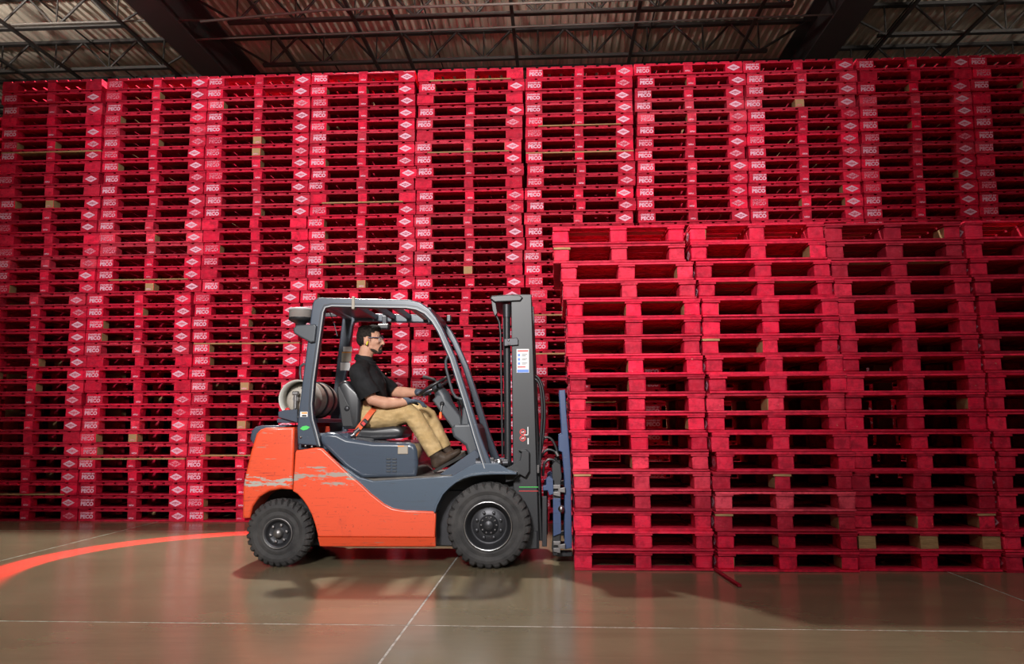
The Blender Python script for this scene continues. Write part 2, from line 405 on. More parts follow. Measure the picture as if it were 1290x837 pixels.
# ------------------------------------------------------------------ pallets
PW, PD, PH = 1.219, 1.006, .143
Z_BASE, Z_BLOCK, Z_STR, Z_DECK = .0165, .109, .125, .1405
def variants(n, f): return [f(i) for i in range(n)]
def block_mesh(w, d):
    mb = MB(); mb.box(-w / 2, w / 2, -d / 2, d / 2, Z_BASE, Z_BLOCK, bev=.003, jit=.0022)
    me = new_mesh('block', mb, [M_RED, M_INNER])
    return me
def block_inner(me, sides):
    """copy of a block whose faces on these sides (+x, -x, +y, -y) lie inside the pallet"""
    m2 = me.copy()
    for p in m2.polygons:
        n = p.normal
        for ax, sg in sides:
            if n[ax] * sg > .8: p.material_index = 1
    return m2
BLK = {}
for ix in (-1, 0, 1):
    for iy in (-1, 0, 1):
        L = []
        for k in range(4):
            s = ([(0, 1), (0, -1)] if ix == 0 else [(0, -ix)]) + ([(1, 1), (1, -1)] if iy == 0 else [(1, -iy)])
            L.append(block_inner(block_mesh(.10 if ix == 0 else .19, .125), s))
        BLK[ix, iy] = L
FBLK = {}
for ix in (-1, 0, 1):
    for iy in (-1, 0, 1):
        L = []
        for k in range(6):
            s = ([(0, 1), (0, -1)] if ix == 0 else [(0, -ix)]) + ([(1, 1), (1, -1)] if iy == 0 else [(1, -iy)])
            w_, d_ = (.10 if ix == 0 else .186), random.uniform(.112, .127)
            me = new_mesh('block', MB().box(-w_ / 2, w_ / 2, -d_ / 2, d_ / 2, Z_BASE - .001, Z_BLOCK - random.uniform(0, .002), bev=random.uniform(.004, .009), jit=.0034), [M_RED, M_INNER])
            L.append(block_inner(me, s))
        FBLK[ix, iy] = L
def board_mesh(name, x, y, z0, z1, jit=.0015, mats=None):
    return new_mesh(name, MB().box(-x / 2, x / 2, -y / 2, y / 2, z0, z1, bev=.002, jit=jit), mats or [M_RED])
def cracked_board(name, x, y, z0, z1):
    """a board with ragged, splintered ends"""
    mb = MB().box(-x / 2, x / 2, -y / 2, y / 2, z0, z1, bev=.003, jit=.0014)
    me = new_mesh(name, mb, [M_RED, M_INNER])
    for p in me.polygons:
        if p.normal.z < -.8: p.material_index = 1
    return me
STR = [board_mesh('stringer_board', PW - .004, .128, Z_BLOCK, Z_STR) for _ in range(4)]
BX = [board_mesh('base_board', PW - .282, .125, .0015, Z_BASE) for _ in range(4)]
BY = [board_mesh('base_board', .14, PD, .0015, Z_BASE) for _ in range(4)]
BYM = [board_mesh('base_board', .10, PD - .26, .0015, Z_BASE) for _ in range(2)]
DKW, DKN = .1105, 9
DK = [cracked_board('deck_board', DKW, PD, Z_STR, Z_DECK) for _ in range(6)]
DKX = [-PW / 2 + DKW / 2 + i * (PW - DKW) / (DKN - 1) for i in range(DKN)]
def deck_joined():
    mb = MB()
    for x in DKX: mb.box(x - DKW / 2 + random.uniform(0, .003), x + DKW / 2 - random.uniform(0, .003), -PD / 2 + random.uniform(0, .012), PD / 2, Z_STR, Z_DECK - random.uniform(0, .0015), jit=.001)
    return new_mesh('deck_boards', mb, [M_RED])
DECKS = [deck_joined() for _ in range(6)]
# printed marks
def text_mesh(name, lines, material):
    """lines: (text, size, x, z, boldness) set in flat letters on the plane y = 0 facing -y"""
    mb = MB()
    for t, size, x, z, bold in lines:
        cu = bpy.data.curves.new('lettering', 'FONT'); cu.body = t; cu.size = size; cu.align_x = 'CENTER'; cu.align_y = 'CENTER'
        cu.offset = bold; cu.resolution_u = 2; cu.space_character = 1.04
        o = bpy.data.objects.new('lettering', cu); COL.objects.link(o)
        me = bpy.data.meshes.new_from_object(o.evaluated_get(bpy.context.evaluated_depsgraph_get()))
        mb.add([(v.co.x + x, 0, v.co.y + z) for v in me.vertices], [tuple(p.vertices) for p in me.polygons])
        COL.objects.unlink(o); bpy.data.objects.remove(o); bpy.data.meshes.remove(me); bpy.data.curves.remove(cu)
    return new_mesh(name, mb, material)
T_PECO = text_mesh('lettering', [('OWNED BY', .027, 0, .030, .0010), ('PECO', .056, 0, -.010, .0030)], M_PRINT)
T_NUM = text_mesh('number_mark', [('NP24', .024, 0, 0, .0010)], M_PRINT)
def logo_mesh():
    a, b, ia, ib = .074, .039, .046, .0135
    mb = MB()
    O = [(a, 0), (0, b), (-a, 0), (0, -b)]; I = [(ia, 0), (0, ib), (-ia, 0), (0, -ib)]
    mb.add([(x, 0, z) for x, z in O + I], [(i, (i + 1) % 4, 4 + (i + 1) % 4, 4 + i) for i in range(4)])
    mb.add([(-.024, 0, -.003), (.024, 0, -.003), (.024, 0, .003), (-.024, 0, .003)], [(0, 1, 2, 3)])
    return new_mesh('logo', mb, M_PRINT)
T_LOGO = logo_mesh()

RED = lambda k=1.0, f=0.0: (max(0, .74 * k + .12 * f), .0025 + .085 * f, .040 * k + .095 * f, 1)
BARE_BX = [(lambda m: (m.materials.clear(), m.materials.append(M_BARE), m)[2])(b.copy()) for b in BX[:2]]
BARE_STR = [(lambda m: (m.materials.clear(), m.materials.append(M_BARE), m)[2])(b.copy()) for b in STR[:2]]
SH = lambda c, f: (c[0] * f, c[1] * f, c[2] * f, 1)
def put(name, me, parent, loc, color):
    o = bpy.data.objects.new(name, me); COL.objects.link(o); o.parent = parent; o.location = loc; o.color = color; return o
rc = random.choice
def pallet(x, y, z, rot, label, color, marks, group, full, bare_blocks=False):
    t = bpy.data.objects.new('wooden_pallet', None); COL.objects.link(t); t.location = (x, y, z); t.rotation_euler = (0, 0, rot)
    t.empty_display_size = .1; tag(t, label, 'pallet', group)
    if full:
        for bx in DKX: put('deck_board', rc(DK), t, (bx, random.uniform(-.004, .004), 0), SH(color, random.uniform(.85, 1.25)))
    else:
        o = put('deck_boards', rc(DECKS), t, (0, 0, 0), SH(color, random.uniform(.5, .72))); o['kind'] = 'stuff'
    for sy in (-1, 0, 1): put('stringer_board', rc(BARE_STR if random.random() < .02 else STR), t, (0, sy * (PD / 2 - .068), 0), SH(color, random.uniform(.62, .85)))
    first = {}
    for ix in (-1, 0, 1):
        for iy in (-1, 0, 1):
            bo = put('block', rc((FBLK if full else BLK)[ix, iy]), t, (ix * (PW / 2 - .095 - (random.uniform(.001, .012) if full else 0)) + random.uniform(-.003, .003), iy * (PD / 2 - .0635) + random.uniform(-.001, .001), 0), color)
            first[ix, iy] = bo
            if bare_blocks:
                bo.data = BARE_BLK[ix, iy]
    for s in (-1, 1):
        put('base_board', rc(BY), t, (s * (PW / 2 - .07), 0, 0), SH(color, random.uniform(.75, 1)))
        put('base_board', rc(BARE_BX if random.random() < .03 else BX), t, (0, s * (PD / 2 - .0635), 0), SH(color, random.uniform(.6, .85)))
    put('base_board', rc(BYM), t, (0, 0, 0), color)
    if marks:
        w = .095
        dx = random.uniform(-.012, .012); dz = random.uniform(-.004, .004)
        m = put('lettering', T_PECO, first[-1, -1], (.006 + dx, -.0655, .062 + dz), color)
        m = put('number_mark', T_NUM, first[0, -1], (random.uniform(-.01, .01), -.0655, .036), color)
        m = put('logo', T_LOGO, first[1, -1], (-.004 + random.uniform(-.012, .012), -.0655, .062), color)
    return t
def bare_block(me):
    m = me.copy(); m.materials.clear(); m.materials.append(M_BARE); return m
BARE_BLK = {k: bare_block(v[0]) for k, v in BLK.items()}
def nth(n): return f'{n}{"th" if 10 < n % 100 < 14 else {1: "st", 2: "nd", 3: "rd"}.get(n % 10, "th")}'

# the tall wall of stacks behind: ten stacks, two tiers of 18
Y_WALL, GP = 8.6866, 1.2417
def wx(px, py): return at(px, py, Y_WALL).x
# left edge of every stack where it was measured: (tier-2 top, tier-2 bottom, tier-1 top, tier-1 bottom)
W_TOP = [5, 135, 260, 392, 527, 662, 799, 937, 1079, 1216]
WALL = []
for k in range(10):
    top = wx(W_TOP[k], 98 - 3.4 * k)
    if k < 6:
        mid = wx([-8, 121, 248, 380.5, 517.5, 661][k], 365)
        lo1 = wx([-20, 111, 245, 380, 518, 667][k], 378)
        lo0 = wx([-36, 97, 231, 372, 518, 670][k], 655)
    else:
        mid = wx([0, 0, 0, 0, 0, 0, 804, 946, 1090, 1235][k], 280)
        mid = top + (mid - top) * 1.3; lo1 = lo0 = mid
    WALL.append((top, mid, lo1, lo0))
STACKS = ['leftmost', 'second', 'third', 'fourth', 'fifth', 'sixth', 'seventh', 'eighth', 'ninth', 'tenth']
hidden = MB()
htext = MB()
prev_right = {}
for k in range(10):
    top, mid, lo1, lo0 = WALL[k]
    for lv in range(36):
        if lv >= 18: t_ = (lv - 18) / 17; xl = mid + (top - mid) * t_
        else: t_ = lv / 17; xl = lo0 + (lo1 - lo0) * t_
        xl += random.gauss(0, .012)
        if lv in (9, 21, 24, 27) and k % 2: xl += .02
        xl = max(xl, prev_right.get(lv, -99) + .012)
        xr = xl + PW; prev_right[lv] = xr
        x = (xl + xr) / 2; y = Y_WALL + PD / 2 + random.uniform(-.012, .012); z = lv * PH
        if k >= 6 and lv < 22:
            for ix in (-1, 0, 1):
                for iy in (-1, 0, 1):
                    w = .05 if ix == 0 else .095; cx_ = x + ix * (PW / 2 - .095); cy_ = y + iy * (PD / 2 - .0635)
                    hidden.box(cx_ - w, cx_ + w, cy_ - .0625, cy_ + .0625, z + Z_BASE, z + Z_BLOCK)
            for sy in (-1, 0, 1): hidden.box(x - PW / 2, x + PW / 2, y + sy * (PD / 2 - .065) - .064, y + sy * (PD / 2 - .065) + .064, z + Z_BLOCK, z + Z_STR)
            for bx in DKX: hidden.box(x + bx - DKW / 2, x + bx + DKW / 2, y - PD / 2, y + PD / 2, z + Z_STR, z + Z_DECK)
            for s in (-1, 1):
                hidden.box(x + s * (PW / 2 - .07) - .07, x + s * (PW / 2 - .07) + .07, y - PD / 2, y + PD / 2, z, z + Z_BASE)
                hidden.box(x - PW / 2 + .14, x + PW / 2 - .14, y + s * (PD / 2 - .0635) - .0625, y + s * (PD / 2 - .0635) + .0625, z, z + Z_BASE)
            for me, px_, pz in ((T_PECO, x - PW / 2 + .095, .062), (T_NUM, x, .036), (T_LOGO, x + PW / 2 - .095, .062)):
                htext.add([(v.co.x + px_, y - PD / 2 - .0025, v.co.z + z + pz) for v in me.vertices], [tuple(p.vertices) for p in me.polygons], 1)
            continue
        r = random.random()
        plain = r < .10 and lv > 3
        faded = .10 <= r < .25
        col = RED(random.uniform(.82, 1.12), random.uniform(.3, .6) if faded else random.uniform(0, .13))
        look = 'plain red pallet' if plain else ('faded lettered pallet' if faded else 'red lettered pallet')
        lev = f'{nth(36 - lv)} from the top' if lv >= 18 else f'{nth(lv + 1)} from the floor'
        lab = f'{look}, {lev} in the {STACKS[k]} back stack' + (' from the left' if k else '')
        pallet(x, y, z, random.uniform(-.004, .004), lab, col, not plain, 'red pallets in the tall back wall of stacks', False)
n0 = len(hidden.v)
hidden.f += [tuple(i + n0 for i in f) for f in htext.f]; hidden.v += htext.v; hidden.mi += htext.mi; hidden.sm += htext.sm
ho = obj('background_pallets', hidden, [M_RED, M_PRINT]); ho.color = RED(.95, .05); ho['kind'] = 'stuff'
tag(ho, 'lower red pallets of the back wall glimpsed through openings of the front stacks', 'pallets')

# the rows standing deeper in the block: only their darkness shows between the boards
deep = MB()
for k in range(12):
    for lv in range(36):
        x = -7.2 + GP * k + random.uniform(-.01, .01); y = Y_WALL + 1.06 + PD / 2; z = lv * PH
        deep.box(x - PW / 2, x + PW / 2, y - PD / 2, y + PD / 2, z + Z_BLOCK, z + Z_DECK)
        deep.box(x - PW / 2 - .01, x + PW / 2 + .01, y + PD / 2 - .1, y + PD / 2, z, z + PH)
        for ix in (-1, 0, 1):
            w = .05 if ix == 0 else .095; deep.box(x + ix * (PW / 2 - .095) - w, x + ix * (PW / 2 - .095) + w, y - PD / 2, y + PD / 2, z, z + Z_BLOCK)
do = obj('deeper_pallets', deep, [M_RED]); do.color = RED(.9, .05); do['kind'] = 'stuff'
tag(do, 'second deep row of red pallets, dark gaps behind the back wall stacks', 'pallets')

# the four front stacks, 18 high, short side to the camera
Y_FRONT = 5.9505
FRONT = [
 ([696, 697, 706.5, 709, 714, 714.7, 713.4, 716, 717.5, 717, 717, 720, 721, 722, 723.5, 723, 724, 724], 'first'),
 ([869, 870.5, 877, 880, 884, 885.4, 885.4, 890, 893.5, 891.2, 892.4, 897, 902, 898, 901, 901, 904, 904], 'second'),
 ([1043, 1045, 1049, 1055, 1058, 1061, 1064, 1066, 1070, 1068, 1068.5, 1070, 1077.5, 1074, 1081, 1080, 1083, 1083.5], 'third'),
 ([1207, 1212, 1216, 1225, 1228, 1231, 1239, 1240, 1246, 1239, 1241, 1240, 1246, 1244, 1262, 1261, 1262.5, 1265.5], 'fourth')]
FSTACK = ['front stack beside the clamp', 'second front stack from the clamp', 'third front stack from the clamp', 'front stack furthest off']
pr = {}
for k, (edges, _) in enumerate(FRONT):
    for row, px in enumerate(edges):
        lv = 17 - row; z = lv * PH
        py = proj_y = 720.3 - (720.3 - 296) * lv / 17.0
        xl = at(px, 296 + (708 - 296) * row / 17, Y_FRONT).x
        xl = max(xl, pr.get(lv, -99) + .012); pr[lv] = xl + PD
        x = xl + PD / 2; y = Y_FRONT + PW / 2 + random.uniform(-.012, .012)
        if k == 2: y += .05
        if k == 3: y += .03
        bare = (k == 2 and lv == 1)
        faded = (k, row) in {(0, 12), (0, 13), (0, 1), (1, 14), (1, 9), (0, 2), (0, 3)}
        dull = (k, row) in {(0, 8), (0, 14), (1, 13), (2, 0), (2, 1), (2, 2), (2, 13), (3, 6), (3, 13), (1, 15), (2, 14)}
        f = random.uniform(.30, .45) if faded else random.uniform(.05, .2)
        kk = .62 if dull else random.uniform(.85, 1.08)
        if (k, row) == (1, 14): f = .85
        col = RED(kk, f)
        look = 'pallet with bare brown blocks' if bare else ('pale red pallet' if faded else ('dull dark red pallet' if dull else 'worn red pallet'))
        lev = f'{nth(lv + 1)} from the floor' if lv < 9 else (f'{nth(18 - lv)} from the top' if lv < 17 else 'topmost')
        if bare: lev = 'second up'
        lab = f'{look}, {lev} in the {FSTACK[k]}'
        t = pallet(x, y, z, -PI / 2 + random.uniform(-.003, .003), lab, col, True, 'red pallets in the front stacks', True, bare)
sp = at(922, 738, 5.46)
strip = MB().box(-.014, .014, -.30, .30, 0, .016, bev=.002, jit=.002, tf=Matrix.Translation((1.165, 5.70, .001)) @ Matrix.Rotation(.08, 4, 'Z'))
so = obj('wood_strip', strip, M_RED); so.color = RED(.4, .1); tag(so, 'thin broken red wood strip on the floor poking out below the front stacks', 'wood strip')

# ------------------------------------------------------------------ the forklift (faces +X, its own right side to the camera)
YN, YF, YC = 6.0, 7.0, 6.5            # near face, far face, centre line
def mirror(y): return 2 * YC - y
truck = empty('forklift', (-1.2, YC, 0), 'orange and slate grey forklift truck with a driver aboard', 'forklift')
def fo(name, mb, mats, parent=None, label=None, kind=None): return obj(name, mb, mats, parent or truck, label, kind)
def soft(o):        # rounded edges shade softly, flat faces stay flat
    for p in o.data.polygons: p.use_smooth = True
    m = o.modifiers.new('soft_edges', 'WEIGHTED_NORMAL'); m.keep_sharp = False; return o
def both(fn):
    for s in (0, 1): fn((lambda y: y) if s == 0 else mirror, s)
def ypair(my, a, b):
    a, b = my(a), my(b); return (min(a, b), max(a, b))

# counterweight with the rear wheel arches
cw = [(-2.236, 1.045), (-2.012, 1.05), (-2.012, .573), (-2.10, .578), (-2.19, .562), (-2.265, .52), (-2.315, .45), (-2.335, .36), (-2.395, .36), (-2.400, .57), (-2.392, .65), (-2.375, .737), (-2.348, .864), (-2.31, 1.0), (-2.28, 1.03)]
soft(fo('counterweight', MB().prism(cw, 6.015, 6.985, bev=.022, segs=3), M_ORANGE_W))
fo('counterweight_core', MB().box(-2.36, -1.90, 6.27, 6.73, .14, .60, bev=.03), M_DARKMET)
top = [(-2.40, .955), (-2.392, 1.02), (-2.36, 1.052), (-2.31, 1.062), (-2.12, 1.064)]
soft(fo('counterweight_cap', MB().prism(top + [(-2.10, 1.0), (-2.36, .90)], 6.12, 6.88, bev=.02), M_GREY))
fo('scraped_corner', MB().prism([(-2.402, .36), (-2.398, .57), (-2.392, .64), (-2.37, .64), (-2.372, .36)], 6.12, 6.88, bev=.006), M_STEEL)
# orange side panels
side = [(-1.995, .852), (-1.985, .872), (-1.83, .893), (-1.79, .885), (-1.547, .669), (-1.50, .635), (-1.40, .545), (-1.30, .470), (-1.233, .437), (-1.15, .424), (-.910, .416), (-.911, .225), (-1.802, .225), (-1.825, .310), (-1.855, .39), (-1.89, .452), (-1.93, .505), (-1.97, .545), (-2.005, .565)]
both(lambda my, s: soft(fo('side_panel', MB().prism(side, *ypair(my, YN, 6.06), bev=.012, segs=3), M_ORANGE)))
def skirt(my, s):
    P = [(-1.802, .224, YN + .001), (-.911, .224, YN + .001), (-.912, .158, YN + .026), (-1.791, .155, YN + .026)]
    vs = [(x, my(y), z) for x, z, y in P] + [(x, my(6.06), z) for x, z, y in P]
    fo('lower_skirt', MB().add(vs, [(0, 1, 2, 3), (7, 6, 5, 4), (0, 4, 5, 1), (1, 5, 6, 2), (2, 6, 7, 3), (3, 7, 4, 0)]), M_ORANGE)
both(skirt)
both(lambda my, s: fo('rocker_sill', MB().box(-1.785, -.915, *ypair(my, 6.04, 6.09), .148, .185, bev=.006), M_ORANGE))
# chassis, step side plates, floor
fo('chassis', MB().box(-1.95, -.30, 6.20, 6.80, .13, .56, bev=.01), M_DARKMET)
fo('axle_beam', MB().tube([(-.511, 6.12, .315), (-.511, 6.88, .315)], .075, 16).tube([(-2.10, 6.12, .253), (-2.10, 6.88, .253)], .05, 12), M_DARKMET)
step = xz(6.02, (404, 570), (453, 602), (470, 606.5), (570, 600), (590, 588), (600, 584), (627, 584), (640, 592), (651, 596), (620, 599), (594, 601.4), (574, 609.5), (557.5, 624), (549, 641), (548, 652), (495, 652), (444, 612))
both(lambda my, s: fo('step_plate', MB().prism(step, *ypair(my, 6.025, 6.075), bev=.008), M_STEP))
fen_o = [(-.922, .415), (-.905, .470), (-.862, .552), (-.81, .606), (-.762, .643), (-.70, .675), (-.642, .692), (-.56, .703), (-.484, .707), (-.30, .706)]
def offs(p, d):
    out = []
    for i, (x, z) in enumerate(p):
        a, b = p[max(i - 1, 0)], p[min(i + 1, len(p) - 1)]
        tx, tz = b[0] - a[0], b[1] - a[1]; l = math.hypot(tx, tz); out.append((x + tz / l * d, z - tx / l * d))
    return out
both(lambda my, s: fo('front_fender', MB().prism(fen_o + offs(fen_o, .014)[::-1], *ypair(my, 5.97, 6.22), bev=.003), M_STEP))
fo('wheel_well', MB().prism([(-.93, .15), (-.93, .40), (-.86, .55), (-.76, .635), (-.64, .685), (-.30, .695), (-.30, .15)], 6.215, 6.235), M_PLASTIC)
fo('floor_plate', MB().prism(xz(6.07, (440, 603), (470, 603.5), (569, 598.5), (569, 607), (440, 612)), 6.075, 6.925), M_TREADPLATE)
fo('sloped_toe_board', MB().prism(xz(6.2, (556, 597), (600, 566), (606, 572), (600, 588), (575, 600)), 6.10, 6.90, bev=.004), M_GREY)
# engine hood
hood = xz(6.10, (401, 556), (405, 548), (412, 544.5), (425, 546), (437, 552), (470, 557), (515, 557.5), (522, 560), (525.5, 568), (526.5, 585), (525, 601), (456, 603), (436, 591))
ho = soft(fo('engine_hood', MB().prism(hood, 6.09, 6.91, bev=.035, segs=4, smooth=False), M_GLOSS))
for i in range(2):
    for j in range(5):
        p = at(489.5 + i * 7.5, 578.5 + j * 3.9, 6.088)
        fo('louver', MB().box(p.x - .018, p.x + .018, 6.082, 6.096, p.z - .006, p.z + .006, bev=.003), M_GREYPL, ho)
p = at(506, 565, 6.09)
fo('hood_sticker', MB().box(p.x - .03, p.x + .05, 6.083, 6.096, p.z - .045, p.z + .02, bev=.004), M_STBEIGE, ho)  # beige sticker on the side of the hood
fo('hood_sticker_mark', MB().box(p.x - .03, p.x + .02, 6.081, 6.084, p.z + .012, p.z + .020), M_STORG, ho)
fo('hood_rear_deck', MB().box(-2.02, -1.60, 6.12, 6.88, .86, 1.0, bev=.02), M_GREY)
# seat
seat = fo('seat', MB().prism(xz(6.28, (433, 556), (433, 550), (470, 545), (472, 556)), 6.27, 6.73, bev=.01), M_PLASTIC)
fo('seat_cushion', MB().prism(xz(6.28, (447, 553), (446, 543), (452, 539), (470, 540), (495, 537), (504, 538.5), (508, 543), (507, 549), (500, 553), (470, 555)), 6.265, 6.735, bev=.03, segs=4, smooth=True), M_VINYL, seat)
fo('seat_backrest', MB().prism(xz(6.28, (433, 541), (429, 515), (425.5, 490), (427, 483), (432, 479.5), (438, 480), (443, 486), (452, 494), (455, 502), (454, 530), (452, 541)), 6.265, 6.735, bev=.03, segs=4, smooth=True), M_VINYL, seat)
fo('seat_back_shell', MB().prism(xz(6.26, (431, 538), (427, 512), (424.5, 490), (427, 486), (434, 500), (441, 515), (445, 538)), 6.262, 6.30, bev=.008), M_PLASTIC, seat)
p = at(437, 515, 6.262); fo('recliner_knob', MB().lathe([(.001, -.008), (.018, -.008), (.022, 0)], (p.x, p.y, p.z), 'Y', 16), M_DARKMET, seat)
fo('seat_rail', MB().prism(xz(6.3, (437, 553), (490, 556), (490, 559), (437, 558)), 6.29, 6.32), M_DARKMET, seat)
fo('belt_anchor', MB().tube([at(444, 552, 6.25), at(447, 545, 6.25), at(453, 540, 6.25)], .016, 8), M_CHROME, seat)

# overhead guard
pil_o = [(376, 560), (375, 540), (377, 520), (394, 385), (396, 379), (402, 375.5), (516, 378), (530, 381.5), (541, 389), (550, 400), (558, 414), (574, 450), (592, 505), (606, 550), (621.5, 590)]
pil_i = [(608.5, 591), (596, 552), (583, 507), (566, 453), (551, 419), (543, 406), (534, 396.5), (524, 391.5), (512, 389.5), (418, 387.5), (411, 389), (409, 394), (397, 480), (394.5, 510), (396, 528), (401, 546), (405, 562)]
gN = xz(6.05, *pil_o, *pil_i)
GUARD = []
both(lambda my, s: GUARD.append(soft(fo('guard_frame', MB().prism(gN, *ypair(my, 6.03, 6.095), bev=.012, segs=3), M_GREY))))
def strip(pts, w):      # a groove line that follows the inner edge of the frame
    return pts + offs(pts, w)[::-1]
inner = xz(6.03, *[(x, y) for x, y in pil_i[::-1]])
groove = offs(inner, -.016)
fo('inner_edge_trim', MB().prism(strip(groove, .007), 6.024, 6.034), M_LIGHTGREY, GUARD[0], 'bright edge line along the guard opening')
groove2 = offs(inner, -.034)
fo('groove', MB().prism(strip(groove2, .006), 6.0275, 6.034), M_PLASTIC, GUARD[0])
# roof plate, bars and the front cross beam run across between the frames
zt = at(430, 378, 6.05).z
x0 = at(412, 384, 6.06).x
fo('roof_plate', MB().prism([(x0, zt - .035), (x0 + .17, zt - .030), (x0 + .17, zt - .012), (x0, zt - .016)], 6.08, 6.92, bev=.003), M_GREY)
for px in (443, 468, 490):
    c = at(px, 386, 6.06).x
    fo('roof_bar', MB().prism([(c - .022, zt - .045), (c + .010, zt - .045), (c + .022, zt - .010), (c - .010, zt - .010)], 6.08, 6.92, bev=.004), M_GREY)
c = at(528, 386, 6.06)
for d, w in ((-.09, .022), (-.035, .022)):
    fo('roof_bar', MB().prism([(c.x + d - w, zt - .050), (c.x + d + w, zt - .055), (c.x + d + w, zt - .018), (c.x + d - w, zt - .012)], 6.08, 6.92, bev=.004), M_LIGHTGREY)
c = at(538, 392, 6.06)
fo('front_cross_beam', MB().box(c.x - .03, c.x + .03, 6.08, 6.92, c.z - .03, c.z + .03, bev=.008), M_GREY)
c = at(402, 381, 6.06)
fo('rear_cross_beam', MB().box(c.x - .02, c.x + .04, 6.08, 6.92, c.z - .03, c.z + .02, bev=.008), M_GREY)
p = at(445, 381, 6.03)
fo('cable_clip', MB().box(p.x - .012, p.x + .012, 6.022, 6.10, p.z - .055, p.z + .045, bev=.004), M_STBEIGE)
fo('hanging_cable', MB().tube([at(416, 395, 6.3), at(421, 408, 6.3), at(425, 424, 6.3)], .004, 6), M_GREYPL)
p = at(484, 412, 6.86)
fo('work_lamp', MB().box(p.x - .055, p.x + .055, 6.80, 6.90, p.z - .028, p.z + .022, bev=.012), M_PLASTIC)
fo('work_lamp_bracket', MB().box(p.x - .02, p.x + .02, 6.86, 6.93, p.z + .015, p.z + .10, bev=.004), M_DARKMET)
p = at(475, 427, 6.95)
fo('mirror_arm', MB().tube([at(557.5, 416, 6.10), at(558.5, 430, 6.11), at(559, 438, 6.12)], .005, 6), M_DARKMET)
fo('corner_lamp_stub', MB().box(*(lambda q: (q.x - .02, q.x + .02))(at(566, 402, 6.9)), 6.86, 6.94, at(566, 402, 6.9).z - .03, at(566, 402, 6.9).z + .03, bev=.008), M_DARKMET)
# stickers on the far and near rear pillars
def sticker(parent, Y, x0, y0, x1, y1, m, name='sticker', t=.0025):
    a, b = at(x0, y0, Y), at(x1, y1, Y)
    return fo(name, MB().box(min(a.x, b.x), max(a.x, b.x), Y - t, Y, min(a.z, b.z), max(a.z, b.z)), m, parent)
FP = 6.904
for x0, y0, x1, y1, m in ((432.5, 437, 443.5, 443, M_WHITE), (431, 443.6, 443, 445, M_STORG), (430.5, 445, 442.5, 456, M_STBEIGE), (429, 457, 441, 467, M_WHITE)):
    sticker(GUARD[1], FP, x0, y0, x1, y1, m, 'warning_sticker')
sticker(GUARD[0], 6.0285, 378.5, 519, 387.5, 525.5, M_WHITE, 'sticker'); sticker(GUARD[0], 6.026, 380, 519.6, 387, 521.5, M_STORG, 'sticker_band'); sticker(GUARD[0], 6.026, 380.5, 523, 386, 525, M_DARKMET, 'sticker_band')
lf = [at(x, y, 6.0285) for x, y in ((378, 540.5), (381, 537.5), (386, 536.5), (390.5, 538.5), (387, 541.5), (382, 542.5))]
fo('leaf_sticker', MB().prism([(q.x, q.z) for q in lf], 6.026, 6.029), M_GREEN, GUARD[0])
for px, py in ((379, 551), (385, 562), (393, 563)):
    p = at(px, py, 6.03); fo('pillar_bolt', MB().lathe([(.001, -.010), (.009, -.010), (.010, 0)], (p.x, 6.03, p.z), 'Y', 8), M_STEEL, GUARD[0])
# beacon on its bracket at the near rear pillar
c = at(379, 399, 6.10); cx_, cz_ = c.x, c.z
bc = fo('beacon', MB().lathe([(.001, .064), (.085, .064), (.094, .055), (.095, .048)], (cx_, 6.10, cz_), 'Z', 32), M_LIGHTGREY)
fo('beacon_lens', MB().lathe([(.092, .048), (.092, -.012), (.088, -.018)], (cx_, 6.10, cz_), 'Z', 32), M_AMBER, bc)
fo('beacon_base', MB().lathe([(.094, -.012), (.094, -.028), (.075, -.042), (.045, -.052), (.035, -.09), (.05, -.13), (.001, -.13)], (cx_, 6.10, cz_), 'Z', 32), M_PLASTIC, bc)
fo('beacon_bracket', MB().prism(xz(6.06, (372, 415.5), (376, 411), (399, 409.5), (401.5, 412), (399, 432), (394, 433), (381, 426), (373, 421)), 6.0, 6.12, bev=.012, segs=3), M_GREYPL, bc)
# grab handle, mirror handle
fo('grab_handle', MB().tube([at(x, y, 6.14) for x, y in ((570, 447), (564, 449), (561.5, 455), (562, 464), (566, 480), (570, 494), (574, 500.5), (580, 503), (589, 503))], .012, 10), M_GREYPL)
fo('assist_bar', MB().tube([at(x, y, 6.16) for x, y in ((384, 487), (376, 463), (374, 462), (377, 464))][:1] + [at(380, 490, 6.3), at(378, 470, 6.3), at(378.5, 462, 6.3), at(382, 459, 6.3), at(388, 459, 6.3)], .010, 8), M_GREYPL)

# gas tank across the back
tc = at(374.5, 502.5, 6.16); tx, tz = tc.x, tc.z
prof = [(.001, .0), (.07, .004), (.115, .02), (.142, .05), (.150, .09), (.150, .50), (.142, .55), (.115, .58), (.07, .60), (.001, .605)]
tank = fo('gas_tank', MB().lathe(prof, (tx, 6.26, tz), 'Y', 40), M_TANK)
fo('tank_collar', MB().lathe([(.150, -.09), (.150, .075), (.138, .075), (.138, -.09), (.150, -.09)], (tx, 6.25, tz), 'Y', 40), M_RING, tank)
fo('tank_band', MB().lathe([(.1505, .20), (.156, .20), (.156, .25), (.1505, .25)], (tx, 6.26, tz), 'Y', 40).lathe([(.1505, .40), (.156, .40), (.156, .45), (.1505, .45)], (tx, 6.26, tz), 'Y', 40), M_DARKMET, tank)
fo('tank_valve', MB().tube([(tx - .03, 6.27, tz), (tx - .03, 6.20, tz)], .022, 12).tube([(tx - .03, 6.21, tz + .05), (tx - .03, 6.21, tz - .075)], .016, 10).box(tx - .055, tx - .005, 6.19, 6.23, tz + .03, tz + .06, bev=.006), M_STEEL, tank)
fo('tank_hose', MB().tube([(tx - .03, 6.21, tz - .07), (tx - .05, 6.19, tz - .12), (tx - .02, 6.25, tz - .16), (tx + .10, 6.3, tz - .18)], .010, 8), M_PLASTIC, tank)
